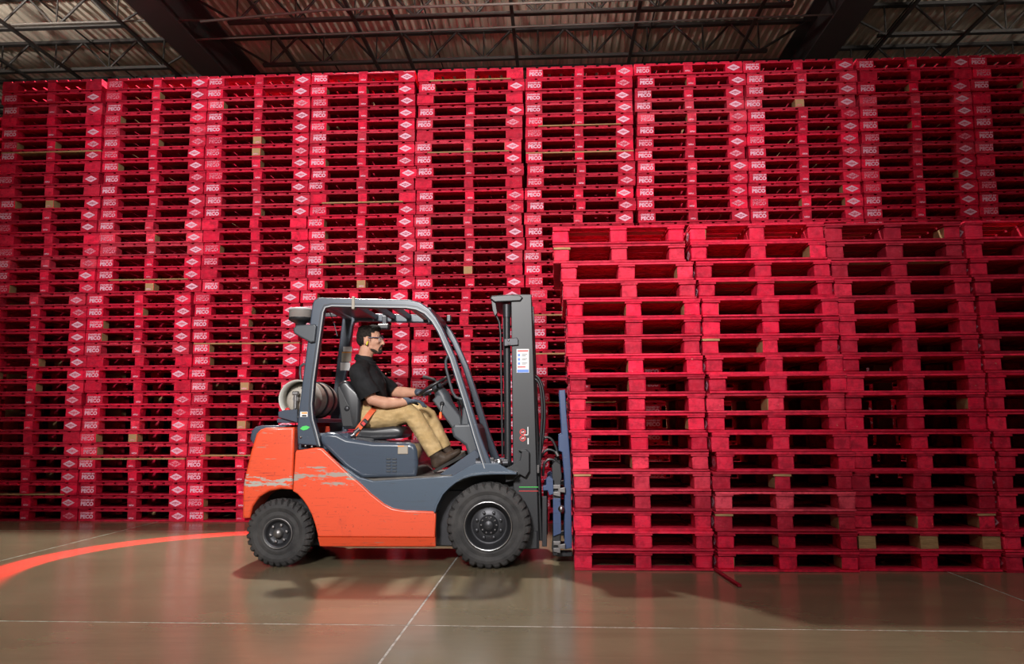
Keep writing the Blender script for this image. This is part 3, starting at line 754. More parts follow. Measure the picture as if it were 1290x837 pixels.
fo('tank_red_valve_knob', MB().lathe([(.001, -.014), (.02, -.012), (.02, .01), (.001, .012)], (tx - .085, 6.19, tz - .09), 'Y', 12), M_STRED, tank)
tr = xz(6.16, (352, 519), (360, 517), (376, 516), (376, 533), (352, 526))
fo('tank_cradle', MB().prism(tr, 6.13, 6.17, bev=.006).box(tx - .16, tx + .17, 6.16, 6.88, tz - .19, tz - .155, bev=.006), M_GREY)

# steering
stc = at(552, 490, 6.5)
ax = Vector((-.50, 0, .866)).normalized(); e1 = Vector((.866, 0, .50)); e2 = Vector((0, 1, 0))
ring = [stc + e1 * (.155 * math.cos(2 * PI * i / 32)) + e2 * (.155 * math.sin(2 * PI * i / 32)) + ax * .03 for i in range(32)]
wheel = fo('steering_wheel', MB().tube(ring, .0135, 10, closed=True), M_PLASTIC)
for a in (40, 160, 280):
    r_ = e1 * math.cos(math.radians(a)) + e2 * math.sin(math.radians(a))
    fo('spoke', MB().tube([stc + ax * .012, stc + r_ * .08 + ax * .015, stc + r_ * .152 + ax * .03], .011, 8), M_PLASTIC, wheel)
fo('horn_button', MB().tube([stc - ax * .03, stc + ax * .03], .045, 20), M_GREYPL, wheel)
cb = at(560, 503, 6.5)
fo('steering_column', MB().tube([stc - ax * .02, stc + (cb - stc) * .7, at(563, 512, 6.5), at(583, 540, 6.5)], .05, 14, rad=[.05, .062, .062, .05]).prism(xz(6.5, (546, 505), (551, 498), (559, 497), (583, 527), (585, 541), (573, 543)), 6.44, 6.56, bev=.012), M_GREYPL)
fo('key_switch', MB().lathe([(.001, -.012), (.018, -.01), (.02, .005)], tuple(at(557, 509, 6.44)), 'Y', 12), M_PLASTIC)
q = at(555, 522.5, 6.42)
fo('key_fob', MB().box(q.x - .011, q.x + .011, 6.41, 6.425, q.z - .035, q.z + .02, bev=.005), M_ORPL)
fo('key_chain', MB().tube([at(557, 510, 6.425), at(556, 516, 6.42), (q.x, 6.418, q.z + .02)], .004, 6), M_STEEL)
fo('shift_lever', MB().tube([stc + Vector((.02, .06, .02)), at(548, 479, 6.58), at(533, 475, 6.6)], .008, 8, rad=[.008, .008, .015]).tube([at(548, 479, 6.58), at(533, 474.5, 6.6)], .013, 8), M_PLASTIC)
for i in range(3):
    fo('hydraulic_lever', MB().tube([at(588 - i * 3, 540, 6.30 + .05 * i), at(585 - i * 3, 512, 6.30 + .05 * i), at(583 - i * 3, 505, 6.30 + .05 * i)], .008, 8, rad=[.008, .008, .014]), M_PLASTIC)
fo('dash_pillar', MB().prism(xz(6.3, (584, 506), (589, 507), (592, 545), (580, 545)), 6.28, 6.34, bev=.01), M_GREYPL)
fo('dash_cowl', MB().prism(xz(6.14, (568, 541), (572, 535), (596, 534), (600, 540), (606, 570), (602, 580), (592, 583), (586, 562), (571, 551)), 6.14, 6.86, bev=.02, segs=3), M_GREYPL)
fo('pedal', MB().prism(xz(6.3, (563, 597), (592, 573), (593.5, 574.5), (565, 598.5)), 6.29, 6.46, bev=.003), M_PLASTIC)
fo('pedal_arm', MB().tube([at(580, 586, 6.38), at(592, 588, 6.38)], .012, 8), M_DARKMET)

# wheels
def lug_mod(n_lugs, seg, jset, depth):
    def f(i, j, r): return r - depth if (j in jset and i % seg == 0) else r
    return f
def build_wheel(name, cx, cz, R, yo, width, rim_r, front, my, s):
    sg = 1 if s == 0 else -1
    Y0 = my(yo)
    P = lambda prof: [(r, sg * h) for r, h in prof]
    t = R - rim_r
    tyre = [(rim_r, .012), (rim_r + .16 * t, .004), (rim_r + .35 * t, .010), (rim_r + .42 * t, .006), (rim_r + .55 * t, .0), (R - .30 * t, .004), (R - .12 * t, .016), (R - .02 * t, .034), (R, .05), (R, width * .5), (R, width - .05), (R - .1 * t, width - .015), (R - .5 * t, width), (rim_r, width - .01)]
    w = fo(name, MB().lathe(P(tyre), (cx, Y0, cz), 'Y', 120, smooth=False, mod=lug_mod(30, 4, {6, 7, 8, 10, 11}, .020)), M_RUBBER)
    if front:
        rim = [(rim_r + .004, .010), (rim_r + .004, -.002), (rim_r - .010, -.002), (rim_r - .014, .012), (rim_r - .030, .03), (rim_r - .035, .075), (.128, .085), (.124, .080), (.06, .078)]
    else:
        rim = [(rim_r + .004, .012), (rim_r + .002, .0), (rim_r - .012, -.002), (rim_r - .022, .012), (rim_r - .030, .030), (.072, .036), (.03, .034)]
    fo('rim', MB().lathe(P(rim), (cx, Y0, cz), 'Y', 48), M_DARKMET, w)
    fo('rim_edge', MB().lathe(P([(rim_r + .002, -.001), (rim_r + .001, -.005), (rim_r - .005, -.005), (rim_r - .006, -.001)]), (cx, Y0, cz), 'Y', 64), M_STEEL if not front else M_CHROME, w, 'worn bright rim edge')
    if front:
        fo('hub', MB().lathe(P([(.001, .034), (.030, .036), (.040, .044), (.044, .06), (.070, .062), (.074, .079)]), (cx, Y0, cz), 'Y', 32), M_DARKMET, w)
        for i in range(10):
            a = 2 * PI * i / 10
            fo('hub_bolt', MB().lathe(P([(.001, .052), (.007, .053), (.008, .064)]), (cx + .058 * math.cos(a), Y0, cz + .058 * math.sin(a)), 'Y', 6), M_STEEL, w)
        for i in range(8):
            a = 2 * PI * (i + .5) / 8
            fo('lug_nut', MB().lathe(P([(.001, .052), (.011, .054), (.013, .064), (.013, .08)]), (cx + .097 * math.cos(a), Y0, cz + .097 * math.sin(a)), 'Y', 6, smooth=False), M_DARKMET, w)
    else:
        fo('hub', MB().lathe(P([(.001, -.016), (.026, -.012), (.034, .0), (.036, .034)]), (cx, Y0, cz), 'Y', 24), M_STEEL, w)
        for i in range(6):
            a = 2 * PI * (i + .2) / 6
            fo('lug_nut', MB().lathe(P([(.001, .008), (.010, .010), (.012, .020), (.012, .034)]), (cx + .063 * math.cos(a), Y0, cz + .063 * math.sin(a)), 'Y', 6, smooth=False), M_STEEL, w)
both(lambda my, s: build_wheel('front_wheel', -.511, .3155, .3155, 5.955, .20, .178, True, my, s))
both(lambda my, s: build_wheel('rear_wheel', -2.100, .2535, .2535, 5.97, .16, .112, False, my, s))

# mast
MY = 6.15
c0, c1 = at(643.5, 371, MY), at(669.5, 371, MY)
b0, b1 = at(650, 692, MY), at(681, 692, MY)
mast = [(b0.x - .015, b0.z), (b1.x - .01, b1.z), (c1.x, c1.z), (c0.x, c0.z)]
both(lambda my, s: fo('mast_channel', MB().prism(mast, *ypair(my, MY, MY + .06), bev=.006), M_BLACK))
inn = [(b0.x + .01, b0.z + .05), (b1.x + .012, b1.z + .05), (c1.x + .003, c1.z - .05), (c0.x + .03, c0.z - .05)]
both(lambda my, s: fo('inner_mast_channel', MB().prism(inn, *ypair(my, MY + .07, MY + .12), bev=.005), M_BLACK))
for z_, h_ in ((2.0, .06), (1.1, .07), (.30, .09)):
    t_ = (z_ - b0.z) / (c0.z - b0.z); xx = b0.x + (c0.x - b0.x) * t_
    fo('mast_crossbar', MB().box(xx - .01, xx + .05, MY + .05, mirror(MY) - .05, z_, z_ + h_, bev=.006), M_BLACK)
def cyl(Y):
    a, b = at(638.5, 386, Y), at(640, 590, Y)
    fo('lift_cylinder', MB().tube([(a.x, Y, a.z), (b.x, Y, b.z)], .027, 20), M_BLACK)
    fo('cylinder_gland', MB().tube([(a.x, Y, a.z + .012), (a.x, Y, a.z - .09)], .033, 20), M_DARKMET)
    a2, b2 = at(630.5, 392, Y), at(633, 575, Y)
    fo('cylinder_hose', MB().tube([at(622, 384, Y), at(624, 395, Y), at(629, 406, Y), (a2.x, Y, at(630, 420, Y).z), (b2.x, Y, b2.z)], .009, 8), M_PLASTIC)
    fo('feed_pipe', MB().tube([at(634, 400, Y), at(635.5, 480, Y), at(636, 575, Y)], .005, 6), M_DARKMET)
cyl(6.20); cyl(6.80)
fo('cylinder_bracket', MB().prism(xz(6.13, (635, 427), (651, 425.5), (653, 428), (653, 435), (635, 436.5)), 6.13, 6.17, bev=.005), M_DARKMET)
for px in (640.5, 641): 
    q = at(px, 429 if px == 640.5 else 434, 6.128); fo('bracket_bolt', MB().lathe([(.001, -.006), (.008, -.006), (.009, .002)], tuple(q), 'Y', 6), M_STEEL)
fo('mast_head', MB().prism(xz(6.2, (618, 378), (620, 374.5), (640, 373), (656, 374), (659, 377), (656, 381), (624, 382.5)), 6.13, 6.87, bev=.008), M_BLACK)
fo('mast_head_arm', MB().prism(xz(6.2, (619, 378), (624, 378), (627, 395), (624, 400), (621, 392)), 6.16, 6.2, bev=.004), M_BLACK)
# printed plate and stickers on the mast
pl = sticker(None, MY - .001, 650.8, 440, 666.5, 469.8, M_WHITE, 'instruction_plate', .004)
sticker(pl, MY - .005, 651.5, 465.7, 666, 469.4, M_STBLUE, 'plate_band', .001)
sticker(pl, MY - .005, 652, 441.5, 665.5, 443.2, M_STRED, 'plate_band', .001)
sticker(pl, MY - .005, 652, 461.8, 662, 463.2, M_STRED, 'plate_band', .001)
for y_ in (446, 451.3, 456.6):
    sticker(pl, MY - .005, 652.3, y_, 655.3, y_ + 3.2, M_STBLUE, 'plate_symbol', .001)
    for k in range(2): sticker(pl, MY - .005, 657.5, y_ + .4 + k * 1.7, 664.5 - k * 2, y_ + 1.1 + k * 1.7, M_GREYPL, 'plate_line', .001)
for cy_ in (544.5, 552.5):
    q = at(658.5, cy_, MY - .001)
    st = fo('warning_mark', MB().lathe([(.024, -.002), (.017, -.002)], tuple(q), 'Y', 20), M_STRED)
    fo('warning_figure', MB().box(q.x - .010, q.x + .011, MY - .003, MY - .001, q.z - .006, q.z + .006), M_WHITE, st)
    fo('warning_bar', MB().box(q.x - .02, q.x + .02, MY - .004, MY - .003, q.z - .003, q.z + .003, tf=Matrix.Translation(q) @ Matrix.Rotation(.7, 4, 'Y') @ Matrix.Translation(-q)), M_STRED, st)
sticker(None, MY - .001, 664.5, 538, 665.6, 548, M_WHITE, 'warning_line'); sticker(None, MY - .001, 660, 547.6, 665.6, 548.6, M_WHITE, 'warning_line')
sticker(None, MY - .001, 664.6, 552, 666, 560, M_WHITE, 'warning_line')
# tilt cylinder and the mast foot bracket
fo('tilt_bracket', MB().prism(xz(6.12, (636, 590), (642, 588), (655, 580), (657, 570), (653, 567.5), (663, 566.5), (667, 570), (667, 594), (662, 602), (655, 598), (647, 606), (637, 608)), 6.10, 6.16, bev=.006), M_BLACK)
fo('tilt_cylinder', MB().tube([at(600, 584, 6.12), at(622, 584, 6.12)], .045, 16).tube([at(618, 584, 6.12), at(640, 583.5, 6.12)], .028, 16), M_DARKMET)
q = at(628.5, 583, 6.075); fo('tilt_pin', MB().lathe([(.001, -.012), (.022, -.010), (.026, .0), (.026, .05)], tuple(q), 'Y', 20), M_CHROME, None, 'shiny steel pivot pin')
q = at(650, 692, 6.2)
fo('mast_foot', MB().box(b0.x - .02, b1.x - .02, MY - .01, MY + .10, b0.z, b0.z + .14, bev=.008), M_BLACK)
for py, m in ((613.5, M_GREEN), (618.5, M_STRED)): sticker(None, MY - .001, 654, py, 678, py + .9, m, 'paint_line')
# hoses over the mast to the clamp
for i, pts in enumerate([[(670, 478), (676, 479), (681, 490), (683, 520), (681, 556), (680, 600)], [(670, 473), (678, 476), (684, 492), (686, 525), (683, 560), (679, 575)],
                         [(678, 562), (686, 552), (694, 553), (700, 563), (703, 575)], [(679, 590), (682, 575), (690, 567), (700, 570), (704, 580)], [(684, 600), (686, 584), (694, 579), (702, 583)]]):
    Yh = 6.22 + .03 * i
    P = [at(x, y, Yh) for x, y in pts]
    Q = []
    for a in range(len(P) - 1):
        p0, p1, p2, p3 = P[max(a - 1, 0)], P[a], P[a + 1], P[min(a + 2, len(P) - 1)]
        for k in range(5):
            t = k / 5; Q.append(.5 * ((2 * p1) + (p2 - p0) * t + (2 * p0 - 5 * p1 + 4 * p2 - p3) * t * t + (3 * p1 - p0 - 3 * p2 + p3) * t ** 3))
    fo('hydraulic_hose', MB().tube(Q + [P[-1]], .0105, 8), M_PLASTIC)
# carriage and clamp
both(lambda my, s: fo('clamp_arm', MB().prism(xz(6.2, (704, 492), (712, 491.5), (713.5, 520), (716, 549), (717.5, 568), (719, 590), (720.5, 690), (711, 692), (711, 604), (708, 570), (703.5, 568), (703.5, 549), (707.5, 547)), *ypair(my, 6.17, 6.27), bev=.006), M_BLUE))
fo('clamp_backrest', MB().box(at(712, 600, 6.3).x, at(719, 600, 6.3).x, 6.28, 6.72, .25, .95, bev=.008), M_BLUE)
for z_ in (.62, .20):
    fo('carriage_bar', MB().box(at(696, 600, 6.2).x, at(706, 600, 6.2).x, 6.16, 6.84, z_ - .06, z_ + .06, bev=.008), M_BLACK)
both(lambda my, s: fo('carriage_plate', MB().prism(xz(6.18, (695, 587), (699, 581), (706, 585), (708, 600), (706, 612), (707, 625), (706, 690), (703, 699), (697, 700), (695, 690), (697, 660), (696, 620)), *ypair(my, 6.15, 6.20), bev=.006), M_BLACK))
both(lambda my, s: fo('clamp_slide_block', MB().prism(xz(6.18, (684, 612), (688, 611), (688, 603), (692, 600), (699, 605), (699, 622), (692, 624), (690, 618), (684, 618)), *ypair(my, 6.15, 6.24), bev=.005), M_BLUE))
def hook(py):
    both(lambda my, s: fo('clamp_hook', MB().prism(xz(6.14, (697, py), (706, py), (706, py + 4), (712, py + 3), (712, py + 10), (706, py + 9), (706, py + 15), (697, py + 13), (697, py + 9), (703, py + 8.5), (703, py + 5), (697, py + 5)), *ypair(my, 6.12, 6.16), bev=.003), M_STEEL))
hook(611); hook(682)
fo('blue_slide_face', MB().prism(xz(6.14, (696.5, 628), (706, 628), (707, 672), (697, 676)), 6.125, 6.15, bev=.004), M_BLUE)
q = at(707, 641.5, 6.12); fo('slide_bolt', MB().lathe([(.001, -.01), (.012, -.01), (.014, -.002), (.024, -.002), (.026, .03)], tuple(q), 'Y', 16), M_CHROME)
both(lambda my, s: fo('wear_rail', MB().prism(xz(6.2, (683, 625), (689, 625), (689, 688), (683, 688)), *ypair(my, 6.16, 6.20), bev=.004), M_DARKMET))
fo('hose_fitting', MB().tube([at(700, 569, 6.2), at(703, 575, 6.2)], .014, 8).tube([at(678, 586, 6.15), at(678, 596, 6.15)], .012, 8), M_STEEL)
for y_ in (6.27, 6.73):
    a = at(722, 706, 6.3)
    fo('fork_tine', MB().box(at(700, 690, 6.3).x, .115, y_ - .05, y_ + .05, .055, .09, bev=.005), M_BLACK)
# the red zone lamp on the guard that throws the arc on the floor
rz = Vector((-2.10, 6.74, 1.93))
lampb = fo('red_zone_lamp', MB().box(rz.x - .05, rz.x + .03, rz.y - .06, rz.y + .06, rz.z + .012, rz.z + .09, bev=.01), M_PLASTIC)
fo('lamp_bracket', MB().box(rz.x - .01, rz.x + .20, rz.y - .02, rz.y + .02, rz.z + .07, rz.z + .10, bev=.003), M_DARKMET, lampb)
def red_arc():
    l = bpy.data.lights.new('red_arc_light', 'SPOT'); l.energy = 3600; l.color = (1, .004, .012); l.spot_size = 3.0; l.spot_blend = .02; l.shadow_soft_size = .005
    o = bpy.data.objects.new('red_arc_light', l); COL.objects.link(o); o.location = rz
    l.use_nodes = True; nt = l.node_tree; em = nt.nodes['Emission']
    N = lambda t, **k: _new(nt, t, k); L = nt.links.new
    def M(op, a, b=None, c=None):
        n = N('ShaderNodeMath', operation=op)
        for i, v in enumerate((a, b, c)):
            if v is None: continue
            if hasattr(v, 'links'): L(v, n.inputs[i])
            else: n.inputs[i].default_value = v
        return n.outputs[0]
    g = N('ShaderNodeNewGeometry'); sp_ = N('ShaderNodeSeparateXYZ'); L(g.outputs['Incoming'], sp_.inputs[0])
    k = M('DIVIDE', -rz.z, M('MINIMUM', sp_.outputs['Z'], -.01))          # reach of the beam down to floor level
    X = M('MULTIPLY', sp_.outputs['X'], k); Y = M('MULTIPLY', sp_.outputs['Y'], k)
    cx_, cy_ = -2.35 - rz.x, 6.2 - rz.y
    dx, dy = M('SUBTRACT', X, cx_), M('SUBTRACT', Y, cy_)
    r = M('SQRT', M('ADD', M('MULTIPLY', dx, dx), M('MULTIPLY', dy, dy)))
    band = M('SUBTRACT', 1, M('DIVIDE', M('ABSOLUTE', M('SUBTRACT', r, 1.78)), .17))
    mr = N('ShaderNodeMapRange', interpolation_type='SMOOTHSTEP'); L(band, mr.inputs[0]); mr.inputs[1].default_value = 0; mr.inputs[2].default_value = .6
    ang = M('ARCTAN2', dy, M('MULTIPLY', dx, -1))
    m2 = N('ShaderNodeMapRange', interpolation_type='SMOOTHSTEP'); L(ang, m2.inputs[0]); m2.inputs[1].default_value = -.75; m2.inputs[2].default_value = .0
    m3_ = N('ShaderNodeMapRange', interpolation_type='SMOOTHSTEP'); L(ang, m3_.inputs[0]); m3_.inputs[1].default_value = 2.2; m3_.inputs[2].default_value = 1.9
    st = M('MULTIPLY', M('MULTIPLY', mr.outputs[0], m2.outputs[0]), m3_.outputs[0])
    # the optic evens out the throw
    L(M('MULTIPLY', st, M('POWER', M('MAXIMUM', M('MULTIPLY', sp_.outputs['Z'], -1), .2), -2.0)), em.inputs['Strength'])
red_arc()

# ------------------------------------------------------------------ the driver
V3 = Vector
def sweep(mb, pts, rad, side=(0, 1, 0), n=16):
    """closed limb: centre points, radii (across, other way) per point, rounded ends"""
    P = [V3(p) for p in pts]; m = len(P); rings = []
    R = [(r, r) if not isinstance(r, tuple) else r for r in rad]
    T = []
    for i in range(m): T.append((P[min(i + 1, m - 1)] - P[max(i - 1, 0)]).normalized())
    sd = V3(side)
    def ring(c, t, a, b):
        u = (sd - t * sd.dot(t)).normalized(); w = t.cross(u)
        return [c + u * (a * math.cos(2 * PI * k / n)) + w * (b * math.sin(2 * PI * k / n)) for k in range(n)]
    def cap(i, sg):
        out = []
        for f in (1.0, .8, .5):
            s_ = math.sqrt(1 - f * f); e = min(R[i])
            out.append(ring(P[i] + T[i] * (sg * e * f), T[i], max(R[i][0] * s_, .0006), max(R[i][1] * s_, .0006)))
        return out
    rings += cap(0, -1)
    for i in range(m): rings.append(ring(P[i], T[i], *R[i]))
    rings += cap(m - 1, 1)[::-1]
    vs = [v for r in rings for v in r]; fs = []
    for i in range(len(rings) - 1):
        for k in range(n): fs.append((i * n + k, i * n + (k + 1) % n, (i + 1) * n + (k + 1) % n, (i + 1) * n + k))
    fs += [tuple(range(n))[::-1], tuple((len(rings) - 1) * n + k for k in range(n))]
    return mb.add(vs, fs, 0, True)
def ell(mb, c, r, rot=None):
    b = bmesh.new(); bmesh.ops.create_icosphere(b, subdivisions=3, radius=1)
    M = Matrix.Translation(V3(c)) @ (rot or Matrix.Identity(4)) @ Matrix.Diagonal((*r, 1))
    bmesh.ops.transform(b, matrix=M, verts=b.verts[:]); return mb.bm(b, 0, True)
RY = lambda a: Matrix.Rotation(math.radians(a), 4, 'Y')
RX = lambda a: Matrix.Rotation(math.radians(a), 4, 'X')
RZ = lambda a: Matrix.Rotation(math.radians(a), 4, 'Z')
def grown(name, mb, mats, parent, voxel, smooth=3, label=None, edit=None, paint=None):
    """melt overlapping shapes into one continuous surface"""
    me = bpy.data.meshes.new('melt'); me.from_pydata(mb.v, [], mb.f)
    b = bmesh.new(); b.from_mesh(me); bmesh.ops.recalc_face_normals(b, faces=b.faces[:]); b.to_mesh(me); b.free()
    o = bpy.data.objects.new('melt', me); COL.objects.link(o)
    md = o.modifiers.new('melt', 'REMESH'); md.mode = 'VOXEL'; md.voxel_size = voxel
    dg = bpy.context.evaluated_depsgraph_get()
    r = bpy.data.meshes.new_from_object(o.evaluated_get(dg))
    COL.objects.unlink(o); bpy.data.objects.remove(o); bpy.data.meshes.remove(me)
    b = bmesh.new(); b.from_mesh(r)
    for _ in range(smooth): bmesh.ops.smooth_vert(b, verts=b.verts[:], factor=.5, use_axis_x=True, use_axis_y=True, use_axis_z=True)
    if edit: edit(b)
    off = root_pos(parent)
    for v in b.verts: v.co -= off
    for f in b.faces:
        f.smooth = True
        if paint: f.material_index = paint(f.calc_center_median() + off)
    b.to_mesh(r); b.free(); r.name = name; r.materials.clear()
    for m in (mats if isinstance(mats, list) else [mats]): r.materials.append(m)
    o = link(name, r, parent)
    if label: o['label'] = label
    return o
YD = 6.5
def cut(b, pt, nrm, region):
    vs = [v for v in b.verts if region(v.co)]; st = set(vs)
    es = [e for e in b.edges if e.verts[0] in st and e.verts[1] in st]; fs = [f for f in b.faces if all(v in st for v in f.verts)]
    bmesh.ops.bisect_plane(b, geom=vs + es + fs, plane_co=pt, plane_no=nrm, clear_outer=True)
person = empty('person', (-1.52, YD, 1.03), 'man in black polo and khaki trousers driving the forklift, seated, hand on the wheel', 'person')

# skin: head, neck, trunk under the clothes, both arms, legs under the trousers, in one surface
b_ = MB()
HX, HZ = -1.548, 1.775         # skull centre
ell(b_, (HX - .008, YD, HZ + .012), (.098, .077, .092))
ell(b_, (HX + .030, YD, HZ - .020), (.070, .068, .085))
ell(b_, (HX + .045, YD, HZ - .072), (.054, .054, .055))                # jaw
ell(b_, (HX + .078, YD, HZ - .104), (.025, .030, .022))               # chin
sweep(b_, [(HX + .02, YD - .045, HZ - .075), (HX + .072, YD - .02, HZ - .105)], [.018, .016]); sweep(b_, [(HX + .02, YD + .045, HZ - .075), (HX + .072, YD + .02, HZ - .105)], [.018, .016])
sweep(b_, [(HX + .092, YD, HZ + .002), (HX + .104, YD, HZ - .020), (HX + .114, YD, HZ - .040)], [(.009, .010), (.011, .012), (.014, .012)])   # nose
for s in (-1, 1):
    ell(b_, (HX + .101, YD + s * .013, HZ - .044), (.010, .008, .008))
    sweep(b_, [(HX + .093, YD + s * .010, HZ + .018), (HX + .080, YD + s * .048, HZ + .020)], [.010, .009])   # brow
    ell(b_, (HX + .068, YD + s * .045, HZ - .028), (.024, .018, .018))   # cheek
    ell(b_, (HX - .012, YD + s * .083, HZ - .020), (.021, .011, .034), RY(12) @ RZ(-s * 20))   # ear
    ell(b_, (HX - .004, YD + s * .081, HZ - .046), (.011, .009, .013))
ell(b_, (HX + .091, YD, HZ - .070), (.012, .024, .007)); ell(b_, (HX + .089, YD, HZ - .081), (.012, .021, .008))   # lips
sweep(b_, [(-1.598, YD, 1.55), (-1.592, YD, 1.61), (-1.568, YD, 1.70)], [(.068, .064), (.060, .060), (.058, .062)])     # neck
trunk = [(-1.545, YD, 1.10), (-1.545, YD, 1.18), (-1.555, YD, 1.28), (-1.570, YD, 1.40), (-1.580, YD, 1.48), (-1.592, YD, 1.545)]
sweep(b_, trunk, [(.160, .105), (.150, .108), (.158, .108), (.170, .108), (.160, .085), (.085, .060)], n=24)
R_ARM = [(-1.590, 6.305, 1.492), (-1.530, 6.262, 1.378), (-1.462, 6.255, 1.262), (-1.36, 6.275, 1.236), (-1.27, 6.295, 1.238), (-1.205, 6.308, 1.246)]
L_ARM = [(-1.580, 6.695, 1.492), (-1.490, 6.755, 1.410), (-1.395, 6.770, 1.345), (-1.30, 6.745, 1.338), (-1.215, 6.715, 1.336), (-1.160, 6.698, 1.338)]
ARM_R = [.060, .056, .047, .048, .038, .031]
sweep(b_, R_ARM, ARM_R); sweep(b_, L_ARM, ARM_R)
sweep(b_, [(-1.58, 6.32, 1.49), (-1.58, 6.68, 1.49)], [(.055, .055), (.055, .055)], side=(1, 0, 0))
R_LEG = [(-1.545, 6.405, 1.112), (-1.36, 6.375, 1.135), (-1.185, 6.365, 1.155), (-1.145, 6.365, 1.125), (-1.06, 6.365, .99), (-.955, 6.365, .815)]
L_LEG = [(-1.545, 6.595, 1.112), (-1.33, 6.61, 1.135), (-1.120, 6.625, 1.165), (-1.082, 6.625, 1.135), (-1.01, 6.625, 1.01), (-.93, 6.625, .845)]
LEG_R = [.088, .080, .062, .060, .052, .042]
sweep(b_, R_LEG, [r * .88 for r in LEG_R]); sweep(b_, L_LEG, [r * .88 for r in LEG_R])
body = grown('body', b_, M_SKIN, person, .0048, 2)
# face
for s in (-1, 1):
    e = MB(); ell(e, (HX + .080, YD + s * .030, HZ - .005), (.012, .012, .010)); eo = obj('eye', e, M_EYE, person)
    e = MB(); ell(e, (HX + .089, YD + s * .030, HZ - .005), (.0045, .0055, .0055)); obj('iris', e, M_IRIS, eo)
    e = MB(); sweep(e, [(HX + .101, YD + s * .013, HZ + .022), (HX + .096, YD + s * .034, HZ + .027), (HX + .076, YD + s * .055, HZ + .022)], [.0045, .0055, .003]); obj('eyebrow', e, M_HAIR, person)
# hair
h = MB()
ell(h, (HX - .018, YD, HZ + .030), (.098, .0815, .086)); ell(h, (HX + .035, YD, HZ + .083), (.055, .060, .028), RY(-8)); ell(h, (HX + .060, YD - .01, HZ + .090), (.034, .046, .024), RY(14)); ell(h, (HX + .02, YD, HZ + .100), (.05, .05, .020), RY(-6))
ell(h, (HX - .030, YD, HZ - .005), (.085, .0795, .070)); ell(h, (HX - .035, YD, HZ + .085), (.07, .06, .032))
for s in (-1, 1):
    sweep(h, [(HX + .018, YD + s * .0735, HZ + .035), (HX + .014, YD + s * .0745, HZ - .012), (HX + .016, YD + s * .0725, HZ - .035)], [(.008, .014), (.006, .010), (.004, .008)], side=(0, 1, 0))
def cut_face(b):
    kill = []
    for v in b.verts:
        x, z = v.co.x - HX, v.co.z - HZ
        if (x > .050 + .25 * (z - .05) and z < .062) or (x > .028 and z < .045 and x + .6 * z > .034) or z < -.080 or (x > -.02 and z < -.04) or (abs(x + .008) < .026 and abs(z + .024) < .034 and abs(v.co.y - YD) > .055) or (x > -.055 and z < -.05): kill.append(v)
        else:
            w = math.sin(v.co.x * 260 + v.co.z * 90) * math.sin(v.co.y * 310 + v.co.x * 120)
            if z > .04: v.co.z += .0035 * w
    bmesh.ops.delete(b, geom=kill, context='VERTS')
grown('hair', h, M_HAIR, person, .0042, 1, edit=cut_face)
# beard: goatee, moustache, jaw line
h = MB()
ell(h, (HX + .079, YD, HZ - .106), (.029, .032, .023)); ell(h, (HX + .092, YD, HZ - .094), (.013, .020, .010))
for s in (-1, 1):
    sweep(h, [(HX + .106, YD + s * .004, HZ - .058), (HX + .099, YD + s * .020, HZ - .062), (HX + .089, YD + s * .030, HZ - .076), (HX + .082, YD + s * .031, HZ - .096)], [.006, .0065, .006, .007])
    sweep(h, [(HX + .020, YD + s * .058, HZ - .088), (HX + .030, YD + s * .055, HZ - .095), (HX + .045, YD + s * .050, HZ - .100), (HX + .075, YD + s * .026, HZ - .118)], [(.0042, .006), (.0050, .011), (.006, .013), (.009, .012)])
grown('beard', h, M_STUBBLE, person, .0035, 1)
# safety glasses, ear plug
g = MB()
for s in (-1, 1):
    g.tube([(HX - .012, YD + s * .082, HZ + .002), (HX + .04, YD + s * .081, HZ + .006), (HX + .085, YD + s * .068, HZ + .006)], .0042, 8)
    g.tube([(HX - .012, YD + s * .082, HZ + .002), (HX - .028, YD + s * .080, HZ - .018)], .0035, 8)
    g.tube([(HX + .085, YD + s * .068, HZ + .010), (HX + .104, YD + s * .045, HZ + .012), (HX + .114, YD + s * .018, HZ + .010), (HX + .115, YD, HZ + .008)], .0040, 8)
gl = obj('safety_glasses', g, mat('glasses_frame', (.012, .02, .06), .3), person)
for s in (-1, 1):
    pts = [(.087, .068), (.104, .047), (.113, .020), (.114, .006)]
    vs = []
    for dz in (.008, -.026):
        vs += [(HX + a - (.006 if dz < 0 else 0), YD + s * b, HZ + dz) for a, b in pts]
    obj('lens', MB().add(vs, [(i, i + 1, i + 5, i + 4) for i in range(3)], 0, True), M_LENS, gl)
e = MB(); sweep(e, [(HX - .000, YD - .080, HZ - .030), (HX - .002, YD - .091, HZ - .040), (HX - .006, YD - .092, HZ - .056)], [.006, .006, .004]); obj('ear_plug', e, M_YELLOW, person, 'yellow foam ear plug')

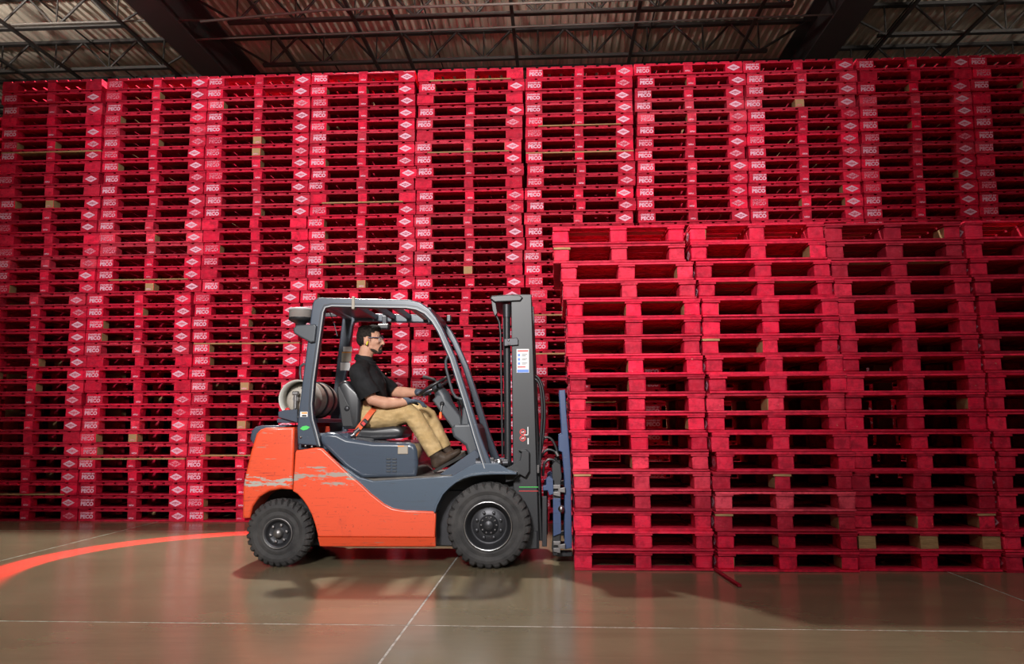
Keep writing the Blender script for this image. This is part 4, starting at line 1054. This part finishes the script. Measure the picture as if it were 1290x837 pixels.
# polo shirt
p_ = MB()
shirt = [(-1.545, YD, 1.075), (-1.550, YD, 1.17), (-1.550, YD, 1.28), (-1.560, YD, 1.39), (-1.575, YD, 1.475), (-1.592, YD, 1.545), (-1.590, YD, 1.585)]
sweep(p_, shirt, [(.172, .124), (.170, .140), (.178, .150), (.192, .148), (.186, .122), (.120, .088), (.078, .074)], n=28)
sweep(p_, [(-1.585, 6.32, 1.490), (-1.592, 6.42, 1.535), (-1.592, 6.58, 1.535), (-1.585, 6.68, 1.490)], [(.074, .070), (.070, .066), (.070, .066), (.074, .070)], side=(1, 0, 0))
sweep(p_, [(-1.592, 6.315, 1.485), (-1.550, 6.266, 1.40), (-1.508, 6.257, 1.335), (-1.487, 6.255, 1.306)], [(.086, .080), (.088, .086), (.084, .090), (.080, .090)], side=(0, 1, 0))
sweep(p_, [(-1.580, 6.682, 1.485), (-1.50, 6.745, 1.420), (-1.44, 6.762, 1.380), (-1.405, 6.768, 1.357)], [.076, .072, .070, .066])
def shirt_cut(b):
    kill = []
    for v in b.verts:
        c = v.co
        # folds
        q_ = V3((c.x * 9, c.y * 8, c.z * 15 + c.x * 7))
        w = mnoise.noise(q_) * .010 + mnoise.noise(q_ * 2.4) * .004
        c.x += w * (.5 if c.z < 1.45 else .2); c.y += w * (-1 if c.y < YD else 1) * .6
    cut(b, V3((-1.478, 6.256, 1.292)), V3((.45, 0, -.89)), lambda c: c.y < 6.345 and c.z < 1.36 and c.x > -1.60)
    cut(b, V3((-1.398, 6.768, 1.352)), V3((.84, .05, -.54)), lambda c: c.y > 6.69 and c.x > -1.47)
    cut(b, V3((0, 0, 1.145)), V3((0, 0, -1)), lambda c: c.z < 1.2 and 6.30 < c.y < 6.70 )
shirt_o = grown('polo_shirt', p_, M_POLO, person, .0062, 3, edit=shirt_cut)
c_ = MB()
ringp = []
for i in range(24):
    a = 2 * PI * i / 24
    ringp.append(V3((-1.582 + .072 * math.cos(a), YD + .074 * math.sin(a), 1.606 - .030 * math.cos(a))))
c_.tube(ringp, .016, 8, closed=True)
c_.tube([p + V3((0, 0, -.024)) + (p - V3((-1.582, YD, p.z))) * .10 for p in ringp], .017, 8, closed=True)
obj('collar', c_, M_POLO, shirt_o)
obj('placket', MB().prism([(-1.500, 1.56), (-1.420, 1.45), (-1.410, 1.45), (-1.492, 1.562)], 6.485, 6.515), M_POLO, shirt_o)
q = at(486, 471, 6.41)
obj('chest_logo', MB().box(q.x - .004, q.x + .004, 6.405, 6.428, q.z - .006, q.z + .006, tf=Matrix.Translation((.0, 0, 0))), M_STRED, shirt_o, 'small red mark on the chest')
# trousers
t_ = MB()
sweep(t_, [(-1.545, 6.395, 1.118), (-1.545, 6.605, 1.118)], [(.105, .098), (.105, .098)], side=(1, 0, 0))
sweep(t_, [(-1.545, YD, 1.07), (-1.548, YD, 1.175)], [(.175, .118), (.166, .120)], n=24)
TR = [.098, .092, .080, .078, .070, .070]
sweep(t_, R_LEG[:5] + [(-.972, 6.365, .845)], TR); sweep(t_, L_LEG[:5] + [(-.945, 6.625, .87)], TR)
def folds(b):
    kill = []
    for v in b.verts:
        c = v.co
        q_ = V3((c.x * 10 + c.z * 6, c.y * 9, c.z * 15 - c.x * 5))
        w = mnoise.noise(q_) * .014 + mnoise.noise(q_ * 2.6) * .006
        o_ = (c - V3((c.x + .02, 6.365 if c.y < YD else 6.625, c.z - .02))).normalized()
        c += o_ * w + V3((0, 0, w * .3))
    cut(b, V3((-.966, 6.365, .838)), V3((.52, 0, -.85)), lambda c: c.z < .98 and c.y < YD)
    cut(b, V3((-.938, 6.625, .862)), V3((.52, 0, -.85)), lambda c: c.z < .98 and c.y > YD)
tro = grown('trousers', t_, M_KHAKI, person, .0062, 3, edit=folds)
obj('belt', MB().tube([(-1.548 + .126 * math.cos(2 * PI * i / 28), YD + .172 * math.sin(2 * PI * i / 28), 1.168) for i in range(28)], .012, 6, closed=True), M_PLASTIC, tro)
# boots
def boot(heel, ball, toe, ankle, top, y):
    m = MB(); H, B, T, A, U = [V3((p[0], y, p[1])) for p in (heel, ball, toe, ankle, top)]
    sweep(m, [A, U], [(.050, .056), (.052, .058)])
    sweep(m, [H, H.lerp(B, .5), B, T], [(.040, .036), (.042, .040), (.048, .034), (.038, .024)])
    sweep(m, [H, A], [(.042, .042), (.047, .056)]); sweep(m, [A, H.lerp(B, .6)], [(.045, .050), (.042, .036)])
    bo = grown('boot', m, M_BOOT, person, .0052, 2)
    d = (T - H).normalized(); nrm = V3((d.z, 0, -d.x))
    s_ = MB()
    L = [(-.046, .030), (-.03, .040), (.03, .042), (.10, .040), (.16, .050), (.215, .046), (.245, .026)]
    o_ = []
    for sgn in (1, -1):
        for l, w in (L if sgn == 1 else L[::-1]): o_.append((l, sgn * w))
    base = H + nrm * .034
    vs = [base + d * l + V3((0, w, 0)) for l, w in o_] + [base + nrm * .024 + d * l + V3((0, w, 0)) for l, w in o_]
    n_ = len(o_); s_.add(vs, [tuple(range(n_)), tuple(range(2 * n_ - 1, n_ - 1, -1))] + [(i, (i + 1) % n_, (i + 1) % n_ + n_, i + n_) for i in range(n_)])
    obj('boot_sole', s_, M_SOLE, bo)
boot((-.962, .752), (-.835, .822), (-.785, .848), (-.958, .812), (-.985, .865), 6.365)
boot((-.935, .785), (-.800, .815), (-.750, .825), (-.925, .850), (-.955, .90), 6.625)
# gloves: palm, four fingers, thumb
def glove(wrist, palm, fingers, thumb, side, name='glove', paint=None):
    m = MB(); sweep(m, wrist, [.032, .031], side=side)
    sweep(m, palm, [(.030, .021), (.042, .018), (.040, .015)], side=side)
    for f in fingers: sweep(m, f, [.0098, .0094, .0088, .0075][:len(f)])
    sweep(m, thumb, [.0125, .0110, .0090])
    return grown(name, m, [M_GLOVE, M_GLOVEB], person, .0034, 1, paint=paint)
# right hand lies on the thigh just above the knee
w0 = V3((-1.222, 6.306, 1.246)); w1 = V3((-1.195, 6.312, 1.250)); k0 = V3((-1.118, 6.335, 1.251))
fs = []
for i, (dy, ln) in enumerate(((-.030, .060), (-.010, .072), (.011, .076), (.031, .068))):
    r0 = V3((-1.130, 6.333 + dy, 1.250)); a = V3((-1.108 + .001 * i, 6.334 + dy * 1.12, 1.251))
    fs.append([r0, a, a + V3((ln * .42, .004, -.012)), a + V3((ln * .78, .008, -.045))])
gr = glove([w0, w1], [w1, w1.lerp(k0, .55), k0], fs, [V3((-1.175, 6.350, 1.247)), V3((-1.148, 6.378, 1.240)), V3((-1.122, 6.392, 1.226))], (0, 1, 0))
# left hand closes round the steering wheel rim
hc = stc + e1 * (.155 * math.cos(math.radians(143))) + e2 * (.155 * math.sin(math.radians(143))) + ax * .03     # point on the rim
tg = (-e1 * math.sin(math.radians(143)) + e2 * math.cos(math.radians(143))).normalized()                       # along the rim
rad_ = (e1 * math.cos(math.radians(143)) + e2 * math.sin(math.radians(143))).normalized()                      # outwards
wl = V3(L_ARM[-1])
kn = hc + rad_ * .018 + ax * .024
fs = []
for i, d in enumerate((-.034, -.0115, .0115, .033)):
    b0_ = kn + tg * d
    ln = (1, 1.08, 1.05, .9)[i]
    fs.append([b0_ + rad_ * .012, b0_ - rad_ * .022 * ln - ax * .002, b0_ - rad_ * .040 * ln - ax * .026, b0_ - rad_ * .026 * ln - ax * .046])
pw = kn + rad_ * .014
gl_ = glove([wl - V3((.02, 0, 0)), wl + (pw - wl) * .25], [wl + (pw - wl) * .25, wl + (pw - wl) * .65, pw], fs, [wl + (pw - wl) * .5 - tg * .035 - ax * .012, hc + rad_ * .016 - tg * .046 - ax * .016, hc - rad_ * .012 - tg * .04 - ax * .022], tuple(tg), paint=lambda c: 1 if (c - hc).dot(ax) < .006 or (c - hc).dot(rad_) < .0 else 0)
# seat belt across the lap
bl = [at(x, y, Y) for x, y, Y in ((447, 548, 6.275), (453, 539, 6.275), (459, 531, 6.275), (465, 523, 6.28), (470, 517, 6.31), (474, 513.5, 6.38))] + [V3((-1.445, 6.5, 1.185)), V3((-1.455, 6.62, 1.17))]
sb = MB()
n_ = len(bl); vs = []
for i, p in enumerate(bl):
    t = (bl[min(i + 1, n_ - 1)] - bl[max(i - 1, 0)]).normalized(); w = t.cross(V3((0, -1, .35)).normalized()).normalized() * .023
    vs += [p + w + V3((0, -.012, 0)), p - w + V3((0, -.012, 0))]
sb.add(vs, [(2 * i, 2 * i + 1, 2 * i + 3, 2 * i + 2) for i in range(n_ - 1)])
belt = fo('seat_belt', sb, M_BELT, seat, 'orange lap belt')
md = belt.modifiers.new('thick', 'SOLIDIFY'); md.thickness = .004
q = at(459, 533, 6.25); fo('belt_buckle', MB().box(-.03, .03, -.010, .010, -.022, .022, bev=.005, tf=Matrix.Translation(q) @ Matrix.Rotation(-.85, 4, 'Y')), M_PLASTIC, belt)
q = at(458, 534, 6.238); fo('buckle_button', MB().box(-.012, .012, -.004, .004, -.016, .016, bev=.002, tf=Matrix.Translation(q) @ Matrix.Rotation(-.85, 4, 'Y')), M_STRED, belt)
